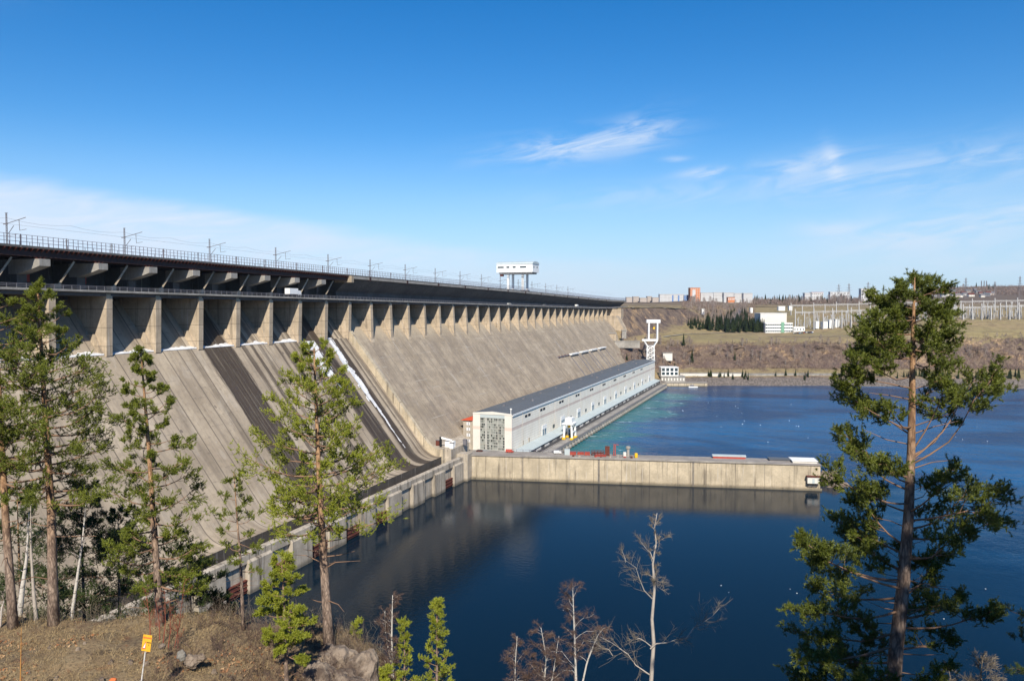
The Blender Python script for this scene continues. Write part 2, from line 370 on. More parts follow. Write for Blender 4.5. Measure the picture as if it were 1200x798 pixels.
def farland(g):
    p = g.pos(); x, y, z = g.xyz(p)[:3]
    nrm = g.n.new('ShaderNodeNewGeometry').outputs['Normal']; slope = g.xyz(nrm)[2]
    n = g.noise(p, .012, 7, .65); n2 = g.noise(p, .09, 6, .68); n3 = g.noise(p, .4, 4, .65)
    grass = g.mix(g.ss(n, .36, .62), (.30, .225, .12), (.265, .215, .10))
    grass = g.mix(g.ss(n2, .42, .68, 0, .6), grass, (.11, .075, .05))
    rock = g.mix(g.ss(n2, .35, .62), (.085, .062, .055), (.19, .14, .10))
    rock = g.mix(g.ss(n3, .5, .7, 0, .7), rock, (.05, .035, .035))
    vs = g.noise(g.comb(g.m('MULTIPLY', x, .22), g.m('MULTIPLY', y, .22), g.m('MULTIPLY', z, .05)), 1, 6, .75)
    rock = g.mix(g.ss(vs, .5, .64, 0, .8), rock, (.035, .025, .028))
    rock = g.mix(g.ss(g.noise(p, .035, 6, .7), .53, .63, 0, .85), rock, g.mix(g.ss(n3, .4, .6), (.20, .13, .075), (.42, .29, .165)))
    col = g.mix(g.ss(g.m('ADD', slope, g.m('MULTIPLY', g.m('SUBTRACT', n2, .5), .25)), .82, .93, 1, 0), grass, rock)
    zn = g.m('ADD', z, g.m('MULTIPLY', g.m('SUBTRACT', n2, .5), 8)); belt = g.m('MULTIPLY', g.ss(zn, 14, 18), g.ss(zn, 40, 47, 1, 0))
    brushy = g.mix(g.ss(n3, .38, .66), (.075, .048, .046), (.17, .115, .09)); col = g.mix(g.m('MULTIPLY', belt, .75), col, g.mix(g.ss(slope, .62, .85, 1, .1), brushy, rock))
    shore = g.m('MULTIPLY', g.ss(z, 7, 9.5, 1, 0), 1.0)
    st = g.mix(g.voro(p, .5, 0), (.05, .042, .038), (.20, .17, .15))
    col = g.mix(shore, col, st)
    hill = g.ss(g.m('ADD', z, g.m('MULTIPLY', n, 30)), 100, 118)
    col = g.mix(g.m('MULTIPLY', hill, .8), col, (.10, .07, .06))
    return {'Base Color': col, 'Normal': g.bump(g.m('ADD', n2, n3), .6, 1.5)}
def nearland(g):
    p = g.pos(); x, y, z = g.xyz(p)[:3]
    n = g.noise(p, .25, 6, .65); n2 = g.noise(p, 2.2, 6, .7); n3 = g.noise(p, 9, 4, .7)
    col = g.mix(g.ss(n, .35, .62), (.25, .18, .10), (.16, .11, .065))
    col = g.mix(g.ss(n2, .42, .66, 0, .75), col, (.26, .20, .115))
    col = g.mix(g.ss(n3, .5, .68, 0, .8), col, (.05, .035, .025))
    col = g.mix(g.ss(g.noise(p, .9, 5, .7), .58, .7, 0, .7), col, (.19, .08, .035))
    col = g.mix(g.ss(g.noise(p, .55, 5, .7, .8), .54, .64, 0, .85), col, (.055, .038, .028))
    col = g.mix(g.ss(g.noise(p, 1.6, 6, .75), .62, .7, 0, .6), col, (.33, .27, .18))
    return {'Base Color': col, 'Normal': g.bump(g.m('ADD', n2, g.m('MULTIPLY', n3, .5)), .9, .12)}
def bark(g, z0=3.2, z1=7.5):
    p = g.obj(); x, y, z = g.xyz(p)[:3]
    n = g.noise(g.comb(g.m('MULTIPLY', x, 7), g.m('MULTIPLY', y, 7), g.m('MULTIPLY', z, 2.2)), 1, 5, .7)
    k = g.ss(g.m('ADD', z, g.m('MULTIPLY', n, 2)), z0, z1); pl_ = g.voro(g.comb(g.m('MULTIPLY', x, 11), g.m('MULTIPLY', y, 11), g.m('MULTIPLY', z, 3.2)), 1, 0, 'DISTANCE_TO_EDGE' )
    lo = g.mix(g.ss(n, .35, .65), (.13, .09, .07), (.36, .27, .21))
    hi = g.mix(g.ss(n, .35, .65), (.17, .09, .045), (.45, .275, .15)); lo = g.mix(g.ss(pl_, .0, .2, .55, 0), lo, (.03, .022, .018)); hi = g.mix(g.ss(pl_, .0, .08, .5, 0), hi, (.09, .05, .03))
    return {'Base Color': g.mix(k, lo, hi), 'Normal': g.bump(n, .8, .03)}
def birchbark(g):
    p = g.obj(); x, y, z = g.xyz(p)[:3]
    n = g.noise(g.comb(g.m('MULTIPLY', x, 3), g.m('MULTIPLY', y, 3), g.m('MULTIPLY', z, 14)), 1, 4, .7)
    return g.mix(g.ss(n, .56, .66), (.50, .465, .42), (.09, .075, .065))
def needles(c1, c2):
    def f(g):
        i = g.isl(); n = g.noise(g.obj(), .9, 3, .6)
        col = g.mix(i, c1, c2); col = g.mix(g.ss(n, .4, .65, 0, .45), col, [v * .55 for v in c1])
        return {'Base Color': col, 'Roughness': .5, 'Specular IOR Level': .35}
    return f
M = {}
M['chute'] = mat('chute_concrete', chute_mat, .9)
M['dface'] = mat('dam_face_concrete', dface_mat, .9)
M['pier'] = mat('pier_concrete', concrete((.47, .38, .275), .12, .6, joint=((2, 6.5, .16),)), .9)
M['deckc'] = mat('deck_concrete', concrete((.33, .31, .28), .15, .35), .9)
M['darkc'] = mat('recess_concrete', concrete((.115, .11, .108), .1, .4), .9)  # concrete darkened so the shade of the recesses sits in its colour
M['wallc'] = mat('wall_concrete', concrete((.46, .40, .32), .12, .95, joint=((1, 11.04, .25),)), .9)
M['wetc'] = mat('wet_concrete', concrete((.085, .072, .06), .2, .5), .7)  # dark tone on the lip paints the shade inside the trough
M['divc'] = mat('divider_concrete', concrete((.50, .42, .30), .12, .75, joint=((0, 14.0, .2),)), .9)
M['slotc'] = mat('slot_lining', (.012, .014, .02), .8)  # black strips beside the pilasters, recess shadow put into the colour
M['apron'] = mat('apron_concrete', concrete((.30, .27, .24), .15, .4, vert=False), .9)
M['panel'] = mat('cream_panels', wallpanel, .75)
M['white'] = mat('white_paint', worn((.80, .80, .78), .35, .25, (.7, .68, .64)), .55)
M['wcon'] = mat('white_plaster', worn((.66, .63, .57), .3, .2, (.8, .76, .7)), .75)
M['roof'] = mat('grey_roofing', worn((.10, .113, .128), .4, .05, (1.35, 1.3, 1.25)), .75)
M['bluer'] = mat('pale_blue_sheet', worn((.43, .485, .49), .4, .12, (.72, .74, .74)), .5)
M['frameg'] = mat('grey_window_bars', worn((.40, .40, .37), .5, .4), .7)
M['redr'] = mat('red_roofing', worn((.52, .085, .04), .3), .6)
M['rust'] = mat('rusty_steel', worn((.13, .038, .026), .6, .8, (.45, .5, .5)), .75)
M['redp'] = mat('red_paint', worn((.42, .07, .05), .5, .6), .6)
M['girder'] = mat('brown_girder', worn((.055, .028, .024), .5, .5, (.5, .5, .5)), .7)
M['steel'] = mat('grey_steel', worn((.16, .155, .17), .4, .5), .6)
M['rail'] = mat('railing_paint', worn((.135, .115, .15), .3, .5), .6)
M['dark'] = mat('dark_void', (.015, .016, .019), .6)
M['glass'] = mat('window_glass', worn((.03, .045, .05), .5, .3, (2.2, 2.1, 2.0)), .12, .5)
M['bglass'] = mat('blue_window_glass', worn((.12, .19, .24), .4, .5), .15, .5)
M['yellow'] = mat('yellow_paint', worn((.75, .46, .02), .3, .8), .5)
M['ice'] = mat('ice_and_snow', worn((.70, .70, .70), .75, .55, (.55, .54, .55)), .6)
M['snow'] = M['ice']
M['orange'] = mat('orange_brick', worn((.52, .20, .09), .25, .05), .8)
M['panelw'] = mat('white_block_panels', worn((.52, .52, .52), .3, .03), .8)
M['beige'] = mat('beige_block_panels', worn((.46, .40, .35), .35, .03), .8)
M['bluep'] = mat('blue_panel', (.10, .20, .42), .7)
M['greenp'] = mat('green_panel', (.17, .34, .24), .7)
M['asph'] = mat('asphalt', worn((.10, .095, .10), .4, .1, (1.5, 1.5, 1.45)), .9)
M['galv'] = mat('galvanised_concrete', worn((.42, .42, .42), .35, .2), .7)
M['pylon'] = mat('pylon_steel', (.16, .15, .16), .6)
M['bark'] = mat('pine_bark', bark, .9)
M['bark_big'] = mat('big_pine_bark', lambda g: bark(g, 9.2, 12.6), .9)
M['limb'] = mat('pine_limb_bark', worn((.25, .15, .095), .6, 1.2, (.5, .55, .6)), .9)
M['birch'] = mat('birch_bark', birchbark, .8)
M['aspen'] = mat('aspen_bark', worn((.40, .355, .31), .5, 3, (.5, .48, .45)), .85)
M['twig'] = mat('twig_bark', worn((.115, .075, .06), .4, 2), .9)
M['dtwig'] = mat('grey_twigs', worn((.20, .165, .12), .4, 2), .9)
M['redtwig'] = mat('red_willow_bark', worn((.24, .075, .045), .4, 3), .8)
M['deadw'] = mat('bleached_wood', worn((.42, .38, .34), .4, 2), .9)
M['ndl'] = mat('pine_needles', needles((.075, .105, .012), (.24, .26, .03)))
M['ndl_big'] = mat('big_pine_needles', needles((.055, .08, .011), (.185, .205, .026)))
M['ndl_b'] = mat('bright_pine_needles', needles((.14, .18, .014), (.37, .38, .04)))
M['ndl_d'] = mat('dark_pine_needles', needles((.035, .06, .016), (.075, .10, .026)))
M['spruce'] = mat('spruce_needles', needles((.026, .043, .016), (.055, .072, .026)))
M['bushp'] = mat('bare_brush', lambda g: g.mix(g.isl(), (.12, .08, .07), (.28, .21, .165)), .9)
M['bushg'] = mat('bare_tree_twigs', lambda g: g.mix(g.isl(), (.17, .125, .11), (.36, .29, .25)), .9)
M['ptrunk'] = mat('pale_far_trunk', (.42, .38, .34), .9)
M['rock'] = mat('weathered_rock', lambda g: {'Base Color': g.mix(g.ss(g.noise(g.obj(), 1.3, 6, .7), .38, .62), (.09, .065, .05), (.27, .215, .165)), 'Normal': g.bump(g.noise(g.obj(), 3, 6, .7), .8, .15)}, .95)
M['grass'] = mat('dry_grass', lambda g: g.mix(g.isl(), (.19, .13, .065), (.46, .345, .185)), .9)
M['litter'] = mat('fallen_leaves', lambda g: g.mix(g.isl(), (.24, .09, .035), (.40, .27, .15)), .9)
M['water'] = mat('river_water', water_mat, .06)
M['farland'] = mat('far_bank_soil', farland, .95)
M['nearland'] = mat('near_bank_soil', nearland, .95)
M['gull'] = mat('gull_white', (.85, .85, .85), .7)
M['signy'] = mat('sign_yellow', worn((.78, .43, .04), .35, 5), .5)
M['postw'] = mat('worn_post_paint', worn((.62, .60, .58), .9, 5, (.4, .33, .28)), .7)
M['signr'] = mat('sign_red', (.65, .08, .06), .6)
M['signk'] = mat('sign_black', (.03, .03, .03), .6)
M['ply'] = mat('weathered_plywood', worn((.42, .34, .24), .4, .8), .8)

# ------------------------------------------------------------------ SETTING: water, far bank, near bank
w = MB()
w.grid([[(x, y, 0.0) for y in (-150, 120, 420, 700, 1000)] for x in (-168, 100, 500, 1500, 3000)])
tag(w.build('river_water', M['water']), kind='structure')

# far bank: columns of (depth, level) stations
def zy(d, y): return EYE + (359 - y) / 900 * d
FAR = {
 560: [(880, -4), (895, 0), (905, 6), (915, 9), (925, 12), (960, 40), (980, 60), (1000, 80), (1010, 86), (1030, 88), (1100, 90), (1900, zy(1900, 354)), (3200, zy(3200, 353)), (9000, 60)],
 690: [(880, -4), (886, .5), (889, 6), (892, 12), (896, 18), (915, 30), (935, zy(935, 410)), (960, zy(960, 397)), (1000, zy(1000, 377)), (1030, zy(1030, 361)), (1100, zy(1100, 359.5)), (1900, zy(1900, 354)), (3200, zy(3200, 353)), (9000, 60)],
 730: [(862, -4), (866, .5), (869, 7), (872, 14), (877, 20), (905, zy(905, 420)), (932, zy(932, 405)), (960, zy(960, 396)), (1000, zy(1000, 376)), (1032, zy(1032, 361)), (1100, zy(1100, 359)), (1900, zy(1900, 354)), (3200, zy(3200, 353)), (9000, 60)],
 765: [(862, -4), (870, .5), (878, 8), (895, 12), (905, 14), (955, zy(955, 411)), (990, zy(990, 400)), (1040, zy(1040, 391)), (1090, zy(1090, 376)), (1132, zy(1132, 361)), (1200, zy(1200, 359)), (1900, zy(1900, 354)), (3200, zy(3200, 353)), (9000, 60)],
 800: [(878, -4), (885, .5), (898, 9), (925, 12), (935, 15), (975, zy(975, 408)), (1005, zy(1005, 400)), (1100, zy(1100, 391)), (1180, zy(1180, 382)), (1250, zy(1250, 362)), (1330, zy(1330, 359.5)), (1900, zy(1900, 353)), (3200, zy(3200, 352)), (9000, 60)],
 850: [(883, -4), (889, .5), (902, 9), (925, 12.5), (935, 16), (978, zy(978, 403)), (1005, zy(1005, 398)), (1155, zy(1155, 390)), (1220, zy(1220, 384)), (1400, zy(1400, 374)), (1700, zy(1700, 361)), (2000, zy(2000, 352)), (3200, zy(3200, 350)), (9000, 60)],
 920: [(883, -4), (889, .5), (903, 10), (925, 13), (935, 16), (982, zy(982, 402.5)), (1005, zy(1005, 399)), (1150, zy(1150, 390)), (1220, zy(1220, 384)), (1400, zy(1400, 371)), (1700, zy(1700, 360)), (2000, zy(2000, 354)), (3200, zy(3200, 351)), (9000, 60)],
 1000: [(880, -4), (886, .5), (900, 10), (924, 13), (934, 16), (980, zy(980, 402)), (1000, zy(1000, 397)), (1090, zy(1090, 389)), (1140, zy(1140, 384)), (1300, zy(1300, 370)), (1650, zy(1650, 359)), (2000, zy(2000, 353)), (3200, zy(3200, 350)), (9000, 60)],
 1100: [(870, -4), (876, .5), (892, 10), (916, 13), (926, 16), (975, zy(975, 398)), (995, zy(995, 391)), (1060, zy(1060, 380)), (1090, zy(1090, 376)), (1300, zy(1300, 365)), (1700, zy(1700, 355)), (2400, zy(2400, 346)), (3400, zy(3400, 337)), (9000, 60)],
 1200: [(862, -4), (868, .5), (884, 10), (908, 13.5), (918, 16), (968, zy(968, 396)), (990, zy(990, 389)), (1060, zy(1060, 379)), (1090, zy(1090, 375)), (1300, zy(1300, 364)), (1700, zy(1700, 354)), (2400, zy(2400, 345)), (3400, zy(3400, 335)), (9000, 60)],
 1330: [(850, -4), (858, .5), (874, 10), (898, 13.5), (908, 16), (958, zy(958, 395)), (985, zy(985, 388)), (1060, zy(1060, 379)), (1090, zy(1090, 375)), (1300, zy(1300, 364)), (1700, zy(1700, 353)), (2400, zy(2400, 345)), (3400, zy(3400, 335)), (9000, 60)],
 1900: [(780, -4), (790, .5), (810, 10), (840, 14), (850, 17), (900, 45), (940, 52), (1000, 60), (1090, 72), (1300, 84), (1700, 96), (2400, 120), (3400, 150), (9000, 60)],
}
FPX_COLS = sorted(FAR)
SUBS = [1, 4, 4, 3, 14, 6, 8, 6, 8, 10, 10, 8, 3]
def far_station(px, s):                # s continuous station
    i = min(int(s), 12); t = s - i
    c = max(k for k in range(len(FPX_COLS) - 1) if FPX_COLS[k] <= px or k == 0); a, b = FPX_COLS[c], FPX_COLS[c + 1]; q = min(1, max(0, (px - a) / (b - a)))
    def pt(col): (d0, z0), (d1, z1) = FAR[col][i], FAR[col][i + 1]; return d0 + (d1 - d0) * t, z0 + (z1 - z0) * t
    (da, za), (db, zb) = pt(a), pt(b)
    if px > 780: da += 15 * max(0, 1 - abs(s - 4.0) / .9); db += 15 * max(0, 1 - abs(s - 4.0) / .9)
    d = da + (db - da) * q; z = za + (zb - za) * q
    p = gd(px, d, z)
    cl = max(0, 1 - abs(s - 4.6) / .75); rough = 0.35 + 2.5 * cl
    if 1.5 < s: z += rough * fbm(p.x, p.y, .03, 4) * (1 if s < 9 else 2.5)
    if cl > 0: d += cl * (14 * fbm(p.x, p.y + 40, .018, 3) + 7 * abs(fbm(p.x, z * 2.0, .06, 4)) + 4 * nz(p.x, z, 3, .16))
    if s <= 2: d += 4 * fbm(p.x, 0, .02, 3)
    return d, z
rows = []
for i in range(13):
    for k in range(SUBS[i]): rows.append(i + k / SUBS[i])
rows.append(13)
cols = list(np.arange(560, 1340, 4.0)) + list(np.arange(1340, 1901, 40.0))
P = [[gd(px, *far_station(px, s)) for s in rows] for px in cols]
fb = MB().grid(P)
tag(fb.build('far_bank_terrain', M['farland'], smooth=False), kind='structure')
def far_ground(px, d):                 # level of the far terrain at a column and depth
    lo, hi = 0.0, 13.0
    for _ in range(26):
        mid = (lo + hi) / 2
        if far_station(px, mid)[0] < d: lo = mid
        else: hi = mid
    return far_station(px, lo)[1]
def ribbon(name, pts, width, m, lift=.35, base=None, sub=8):
    mb = MB(); L = []
    for (a, b) in zip(pts, pts[1:]):
        for k in range(sub):
            t = k / sub; L.append((a[0] + (b[0] - a[0]) * t, a[1] + (b[1] - a[1]) * t))
    L.append(pts[-1]); C = [gd(px, d, far_ground(px, d) + lift) for px, d in L]; rows_ = []
    for k, c in enumerate(C):
        t = (C[min(k + 1, len(C) - 1)] - C[max(0, k - 1)]); t.z = 0; t.normalize(); n = Vector((-t.y, t.x, 0)) * width / 2
        rows_.append([c + n, c - n])
    mb.grid(rows_); return tag(mb.build(name, m), kind='structure')
ribbon('bank_road', [(778, 1030), (800, 1085), (850, 1148), (905, 1142)], 5, M['deckc'], .5, sub=30)
ribbon('plateau_road', [(900, 1068), (950, 1050), (1000, 1030), (1030, 1020)], 6, M['deckc'], .5, sub=30)
ribbon('hill_road', [(857, 1215), (860, 1300), (863, 1420), (869, 1660)], 15, M['asph'], 1.4)
ribbon('crest_road', [(716, 1040), (740, 1060), (765, 1140), (790, 1215), (808, 1300)], 5, M['deckc'], .5, sub=30)
ribbon('upland_road', [(875, 1720), (900, 1720), (940, 1720)], 18, M['asph'], 1.0)

# near bank
def near_z(x, y):
    u, d = to_ud(x, y)
    base = 90.2 - .62 * d if d > 0 else 90.2 - .25 * d
    if d < 4: base = max(base, 90.2 - .2 * abs(d))
    base += .5 * fbm(u, d, .09, 3)
    edge = 31.2 + 1.0 * nz(u, 1.3, 0, .25)
    lev = interp(u, [(-60, 79.5), (-19, 79.2), (-11.5, 79.35), (-9.3, 78.95), (-7.3, 78.6), (-6, 77.9), (-5.0, 77.0), (-4.2, 75.2), (-2.6, 70), (0, 60)])
    ter = lev + .22 * fbm(u, d, .35, 4) + (.45 * max(0, nz(u + 9, d, 0, .5)) if u > -12 else 0)
    if d > edge: ter -= (d - edge) * 1.15
    if u > -12.5 and d < 29: ter -= (29 - d) * .22 * min(1, (u + 12.5) / 4)
    z = max(base, ter) if d > 14 else base
    if d > 110: z = min(z, 90.2 - .62 * d)
    return max(z, -6)
us = sorted(set([round(v, 2) for v in np.arange(-24, 3, .22)] + [round(v, 2) for v in np.arange(3, 30, 1.0)] + list(np.arange(-60, -24, 1.2)) + list(np.arange(-260, -60, 10.0)) + list(np.arange(30, 700, 20.0))))
ds = sorted(set([round(v, 2) for v in np.arange(18, 37, .22)] + list(np.arange(-6, 18, 1.0)) + list(np.arange(-80, -6, 8.0)) + list(np.arange(37, 170, 5.0))))
nb = MB().grid([[(lambda p: (p.x, p.y, near_z(p.x, p.y)))(ud(u, d)) for d in ds][::-1] for u in us])
tag(nb.build('near_bank_ground', M['nearland'], smooth=True), kind='structure')
def on_near(u, d, dz=0): p = ud(u, d); return Vector((p.x, p.y, near_z(p.x, p.y) + dz))
def px_u(px, d): return (px - 600) / 900 * d

# ------------------------------------------------------------------ DAM
def zlow(y): return interp(y, [(60, 98.9), (164, 97.9), (277, 96.8), (610, 93.2), (905, 90.4), (990, 90.3), (1082, 91.6)])
def zup(y): return zlow(y) + interp(y, [(60, 13.3), (277, 13.2), (610, 13.1), (905, 11.2), (990, 10.2), (1082, 8.6)])
Y0, YE, YD, YT = 60.0, 985.0, 1078.0, PY(7)
dam = thing('concrete_dam', 'huge grey concrete gravity dam with sloping spillway face and rows of tall piers', 'dam', (-227, 500, 0))
def face(prof, y0, y1, ny, name, m, cut=None):
    mb = MB(); uv = []; ys = [y0 + (y1 - y0) * k / ny for k in range(ny + 1)]; s = [0]
    for a, b in zip(prof, prof[1:]): s.append(s[-1] + math.dist(a, b))
    mb.grid([[(x, y, z) for x, z in prof] for y in ys][::-1])
    for y in ys[::-1]: uv += [(y, v) for v in s]
    return mb.build(name, m, dam, uv=uv, smooth=True)
# spillway chute with a ledge at the pier feet and a bucket at the toe
pf = [(-227.0 - .8 * (t / 12 * 21), 75 + t / 12 * 21) for t in range(12, -1, -1)]
pf = [(x - 1.6, z) for x, z in pf]
face(pf + [(-227.0, 75.0)], Y0, YT, 60, 'crest_face', M['chute'])
pc = [(-227 + .8 * k * 2.25, 75 - k * 2.25) for k in range(0, 26)]            # straight to z about 19
x1, z1 = pc[-1]; rr = 12.2
a0 = math.atan2(1, .8)
cx_, cz_ = x1 + rr * math.sin(a0), z1 + rr * math.cos(a0)
for k in range(1, 13):
    a = a0 * (1 - k / 11.0); pc.append((cx_ - rr * math.sin(a), cz_ - rr * math.cos(a)))
toe_x, toe_z = pc[-1]
face(pc, Y0, YT, 60, 'spillway_face', M['chute'])
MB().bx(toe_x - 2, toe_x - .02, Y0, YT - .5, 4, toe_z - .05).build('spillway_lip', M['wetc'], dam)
# power-station section
pn = [(-245, 97.0)] + [(-227 - .8 * 21 + .8 * k * 3, 96 - k * 3) for k in range(0, 28)]
face(pn, YT + 2.2, YE, 40, 'downstream_face', M['dface'])
# training wall between the two
tw = MB(); poly = [(x + 1.2, z + 3.6) for x, z in pc[:-2]] + [(toe_x + .5, toe_z + 4.2), (toe_x + .5, 5), (-240, 5), (-240, 80)]
tw.prism(poly[::-1], 'y', YT - .2, YT + 2.4); tw.build('training_wall', M['divc'], dam)
# back wall behind the piers, body core
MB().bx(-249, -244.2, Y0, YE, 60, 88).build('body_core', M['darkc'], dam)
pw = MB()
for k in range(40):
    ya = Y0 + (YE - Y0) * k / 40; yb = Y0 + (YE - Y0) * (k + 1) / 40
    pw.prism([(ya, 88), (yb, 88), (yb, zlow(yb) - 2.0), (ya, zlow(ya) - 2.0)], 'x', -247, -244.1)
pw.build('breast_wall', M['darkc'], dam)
for i in range(-6, 35):
    y = PY(i); zt = zlow(y) - 1.9; sp = i <= 7; hw = 1.25
    zb = 74.6 if sp else interp(y, [(360, 73.4), (620, 71.5), (950, 73.5)])
    xf = -227 + .8 * (75 - zb)
    mb = MB(); poly = [(-225.6, zt), (xf + .5, zb), (xf - .8, zb - 1.5), (-246, 70), (-246, zt)]
    mb.prism(poly, 'y', y - hw, y + hw)
    if not sp: mb.prism([(xf - 4.6, zb + 11.0), (xf + 1.4, zb - 1.7), (xf - 2, zb - 4), (xf - 10, zb + 8)], 'y', y - hw - 1.3, y + hw + .5)
    else: mb.prism([(-231.0, 82.2), (-226.9, 74.9), (-228.4, 74.2), (-236, 82)], 'y', y - hw - 1.0, y - hw + .05)
    mb.bx(-229, -226.0, y - .9, y + .9, zt - .02, zt + .75)
    mb.build('pier', M['pier'], dam)
# road deck: thin lit kerb, recessed girder below
ys_ = [Y0 + (YE - Y0) * k / 46 for k in range(47)]
def run(name, m, prof, par, y0=Y0, y1=YD, zf=zlow, n=46):   # profile (x, dz) swept along the crest line
    mb = MB(); ys = [y0 + (y1 - y0) * k / n for k in range(n + 1)]; c = prof + prof[:1]
    mb.grid([[(x, y, zf(y) + dz) for x, dz in c] for y in ys][::-1])
    for y, rev in ((y0, 0), (y1, 1)):
        q = [(x, y, zf(y) + dz) for x, dz in prof]; mb.face(q[::-1] if rev else q)
    return mb.build(name, m, par)
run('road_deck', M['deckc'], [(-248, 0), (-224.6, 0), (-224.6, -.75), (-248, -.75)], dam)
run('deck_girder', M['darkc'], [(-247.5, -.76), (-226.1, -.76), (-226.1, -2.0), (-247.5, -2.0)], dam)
def railing(name, par, x, y0, y1, step, h, zf, rails, m, pw_=.12, rw=.10):
    mb = MB(); y = y0
    while y <= y1:
        mb.bx(x - pw_ / 2, x + pw_ / 2, y - pw_ / 2, y + pw_ / 2, zf(y), zf(y) + h); y += step
    n = 40
    for r_ in rails:
        for k in range(n):
            a = y0 + (y1 - y0) * k / n; b = y0 + (y1 - y0) * (k + 1) / n; mb.bar((x, a, zf(a) + r_), (x, b, zf(b) + r_), rw)
    return mb.build(name, m, par)
railing('road_railing', dam, -224.9, Y0, YD, 3.2, 1.35, zlow, (.5, .95, 1.3), M['steel'], .2, .13)
ra = MB().bx(-250, -214, YE - 1, YE + 14, 40, 88.5); ra.prism([(-216, 80), (-204, 60), (-204, 48), (-232, 48), (-232, 80)], 'y', YE - 22, YE - 1)
ra.bx(-248, -229, YE + 14.1, YD - 2, 70, 88.2); ra.build('abutment_block', M['pier'], dam)

# railway bridge on top: steel spans over the spillway, concrete box beyond
YS = YT + 2
br = thing('railway_bridge', 'long railway viaduct running along the crest of the dam with brown steel spans', 'bridge', (-238, 500, 100))
run('bridge_deck', M['darkc'], [(-250, 0), (-226.6, 0), (-226.6, -.7), (-250, -.7)], br, zf=zup)
run('steel_girder', M['girder'], [(-229.2, -.71), (-227.7, -.71), (-227.7, -3.3), (-229.2, -3.3)], br, y1=YS, zf=zup, n=20)
run('steel_girder', M['girder'], [(-237, -.71), (-235.6, -.71), (-235.6, -3.3), (-237, -3.3)], br, y1=YS, zf=zup, n=20)
def knee(mb, y): return mb.prism([(-227.75, zup(y) - .72), (-226.55, zup(y) - .72), (-226.55, zup(y) - 1.0), (-227.75, zup(y) - 1.9)], 'y', y - .2, y + .2)
rest = MB(); y = Y0
while y < YS:
    if 160 <= y < 160 + 184: knee(MB(), y).build('outrigger', M['rust'], br)
    else: knee(rest, y)
    y += 1.84
tag(rest.build('outrigger_row', M['rust'], br), kind='stuff')
run('fascia_beam', M['deckc'], [(-228.2, -.71), (-226.3, -.71), (-226.3, -2.1), (-228.2, -2.1)], br, y0=YS, zf=zup, n=26)
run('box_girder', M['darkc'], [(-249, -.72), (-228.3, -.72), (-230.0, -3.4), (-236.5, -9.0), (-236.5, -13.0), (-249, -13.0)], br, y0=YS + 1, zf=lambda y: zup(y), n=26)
i = 8
while PY(i) < YE - 5: y = PY(i); MB().bx(-226.6, -226.1, y - .9, y + .9, zup(y) - 2.6, zup(y) - .5).build('joint_plate', M['girder'], br); i += 2
railing('bridge_railing', br, -226.9, Y0, YD, 1.84, 3.3, zup, (1.1, 2.2, 3.25), M['rail'], .13, .11)
railing('far_railing', br, -249.5, Y0, YD, 3.68, 3.3, zup, (1.7, 3.25), M['rail'], .13, .11)
eb = MB().bx(-236, -225.2, YS - 1.2, YS + 1.2, zup(YS) - 4.2, zup(YS) - .75); eb.build('end_bracket', M['pier'], br)
for i in range(-6, 7):
    y = PY(i) - 2.0; z = zup(y)
    mb = MB(); mb.prism([(-225.9, z - 3.9), (-225.9, z - 6.1), (-228.6, z - 6.9), (-236, z - 8.6), (-240, z - 8.6), (-240, z - 3.9)], 'y', y - 1.9, y + 1.9)
    mb.build('bracket', M['deckc'], br)
    mb = MB().bx(-248, -236.4, y - 1.7, y + 1.7, zlow(y), z - 3.95); mb.build('column', M['darkc'], br)
    for dy in (-1.3, 0, 1.3): MB().bx(-229, -227.8, y + dy - .3, y + dy + .3, z - 3.9, z - 3.31).build('bearing', M['rust'], br)
    dg = MB().bar((-231.5, y + 9.0, zlow(y) + 1.2), (-229.2, y + 13.4, zup(y) - 3.9), .7, .6); dg.bx(-232.8, -230.6, y + 7.2, y + 9.6, zlow(y), zlow(y) + 1.7)
    dg.build('inclined_strut', M['pier'], br)
    pn_ = MB().bx(-244.5, -243.5, y + 2.4, y + 8.2, zlow(y) + 2.5, z - 3.6); pn_.build('gate_panel', M['redp'], br)
    bw = MB().bx(-249, -248.1, y - 2, y + (20.0 if i < 6 else 26.0), zlow(y), zlow(y) + (12.3 if i not in (-2,) else 9.6)); bw.build('gallery_wall', M['darkc'], br)

# ice in the chutes, snow on the ledge
def chute_pt(s, y, off=.35):           # s metres down from the ledge
    acc = 0
    for (a, b) in zip(pc, pc[1:]):
        L = math.dist(a, b)
        if acc + L >= s:
            t = (s - acc) / L; n = Vector((-(b[1] - a[1]), 0, b[0] - a[0])).normalized()
            return Vector((a[0] + (b[0] - a[0]) * t, y, a[1] + (b[1] - a[1]) * t)) + n * off
        acc += L
    return Vector((pc[-1][0], y, pc[-1][1]))
def ice(y0_, y1_, s0, s1, cov, label, seed):
    """a ragged frozen sheet: cells of ice kept where the cover function and noise say so"""
    mb = MB(); ny, ns = int((y1_ - y0_) / .45), int((s1 - s0) / .8); keep = {}
    def pt(i, j):
        if (i, j) not in keep: keep[(i, j)] = tuple(chute_pt(s0 + j * .8, y0_ + i * .45 + .2 * nz(j * .5, i, seed), .10 + .30 * max(0, fbm(i * .3, j * .12, .8, 3) + .3)))
        return keep[(i, j)]
    for i in range(ny):
        for j in range(ns):
            y = y0_ + (i + .5) * .45; sd = s0 + (j + .5) * .8
            if cov((y - y0_) / (y1_ - y0_), (sd - s0) / (s1 - s0)) + .5 * nz(y * .55, sd * .085, seed) + .3 * nz(y * 1.5, sd * .22, seed + 4) > .5: mb.face([pt(i, j), pt(i, j + 1), pt(i + 1, j + 1), pt(i + 1, j)])
    return tag(mb.build('ice_stream', M['ice']), label, 'ice', 'frozen streams on the spillway')
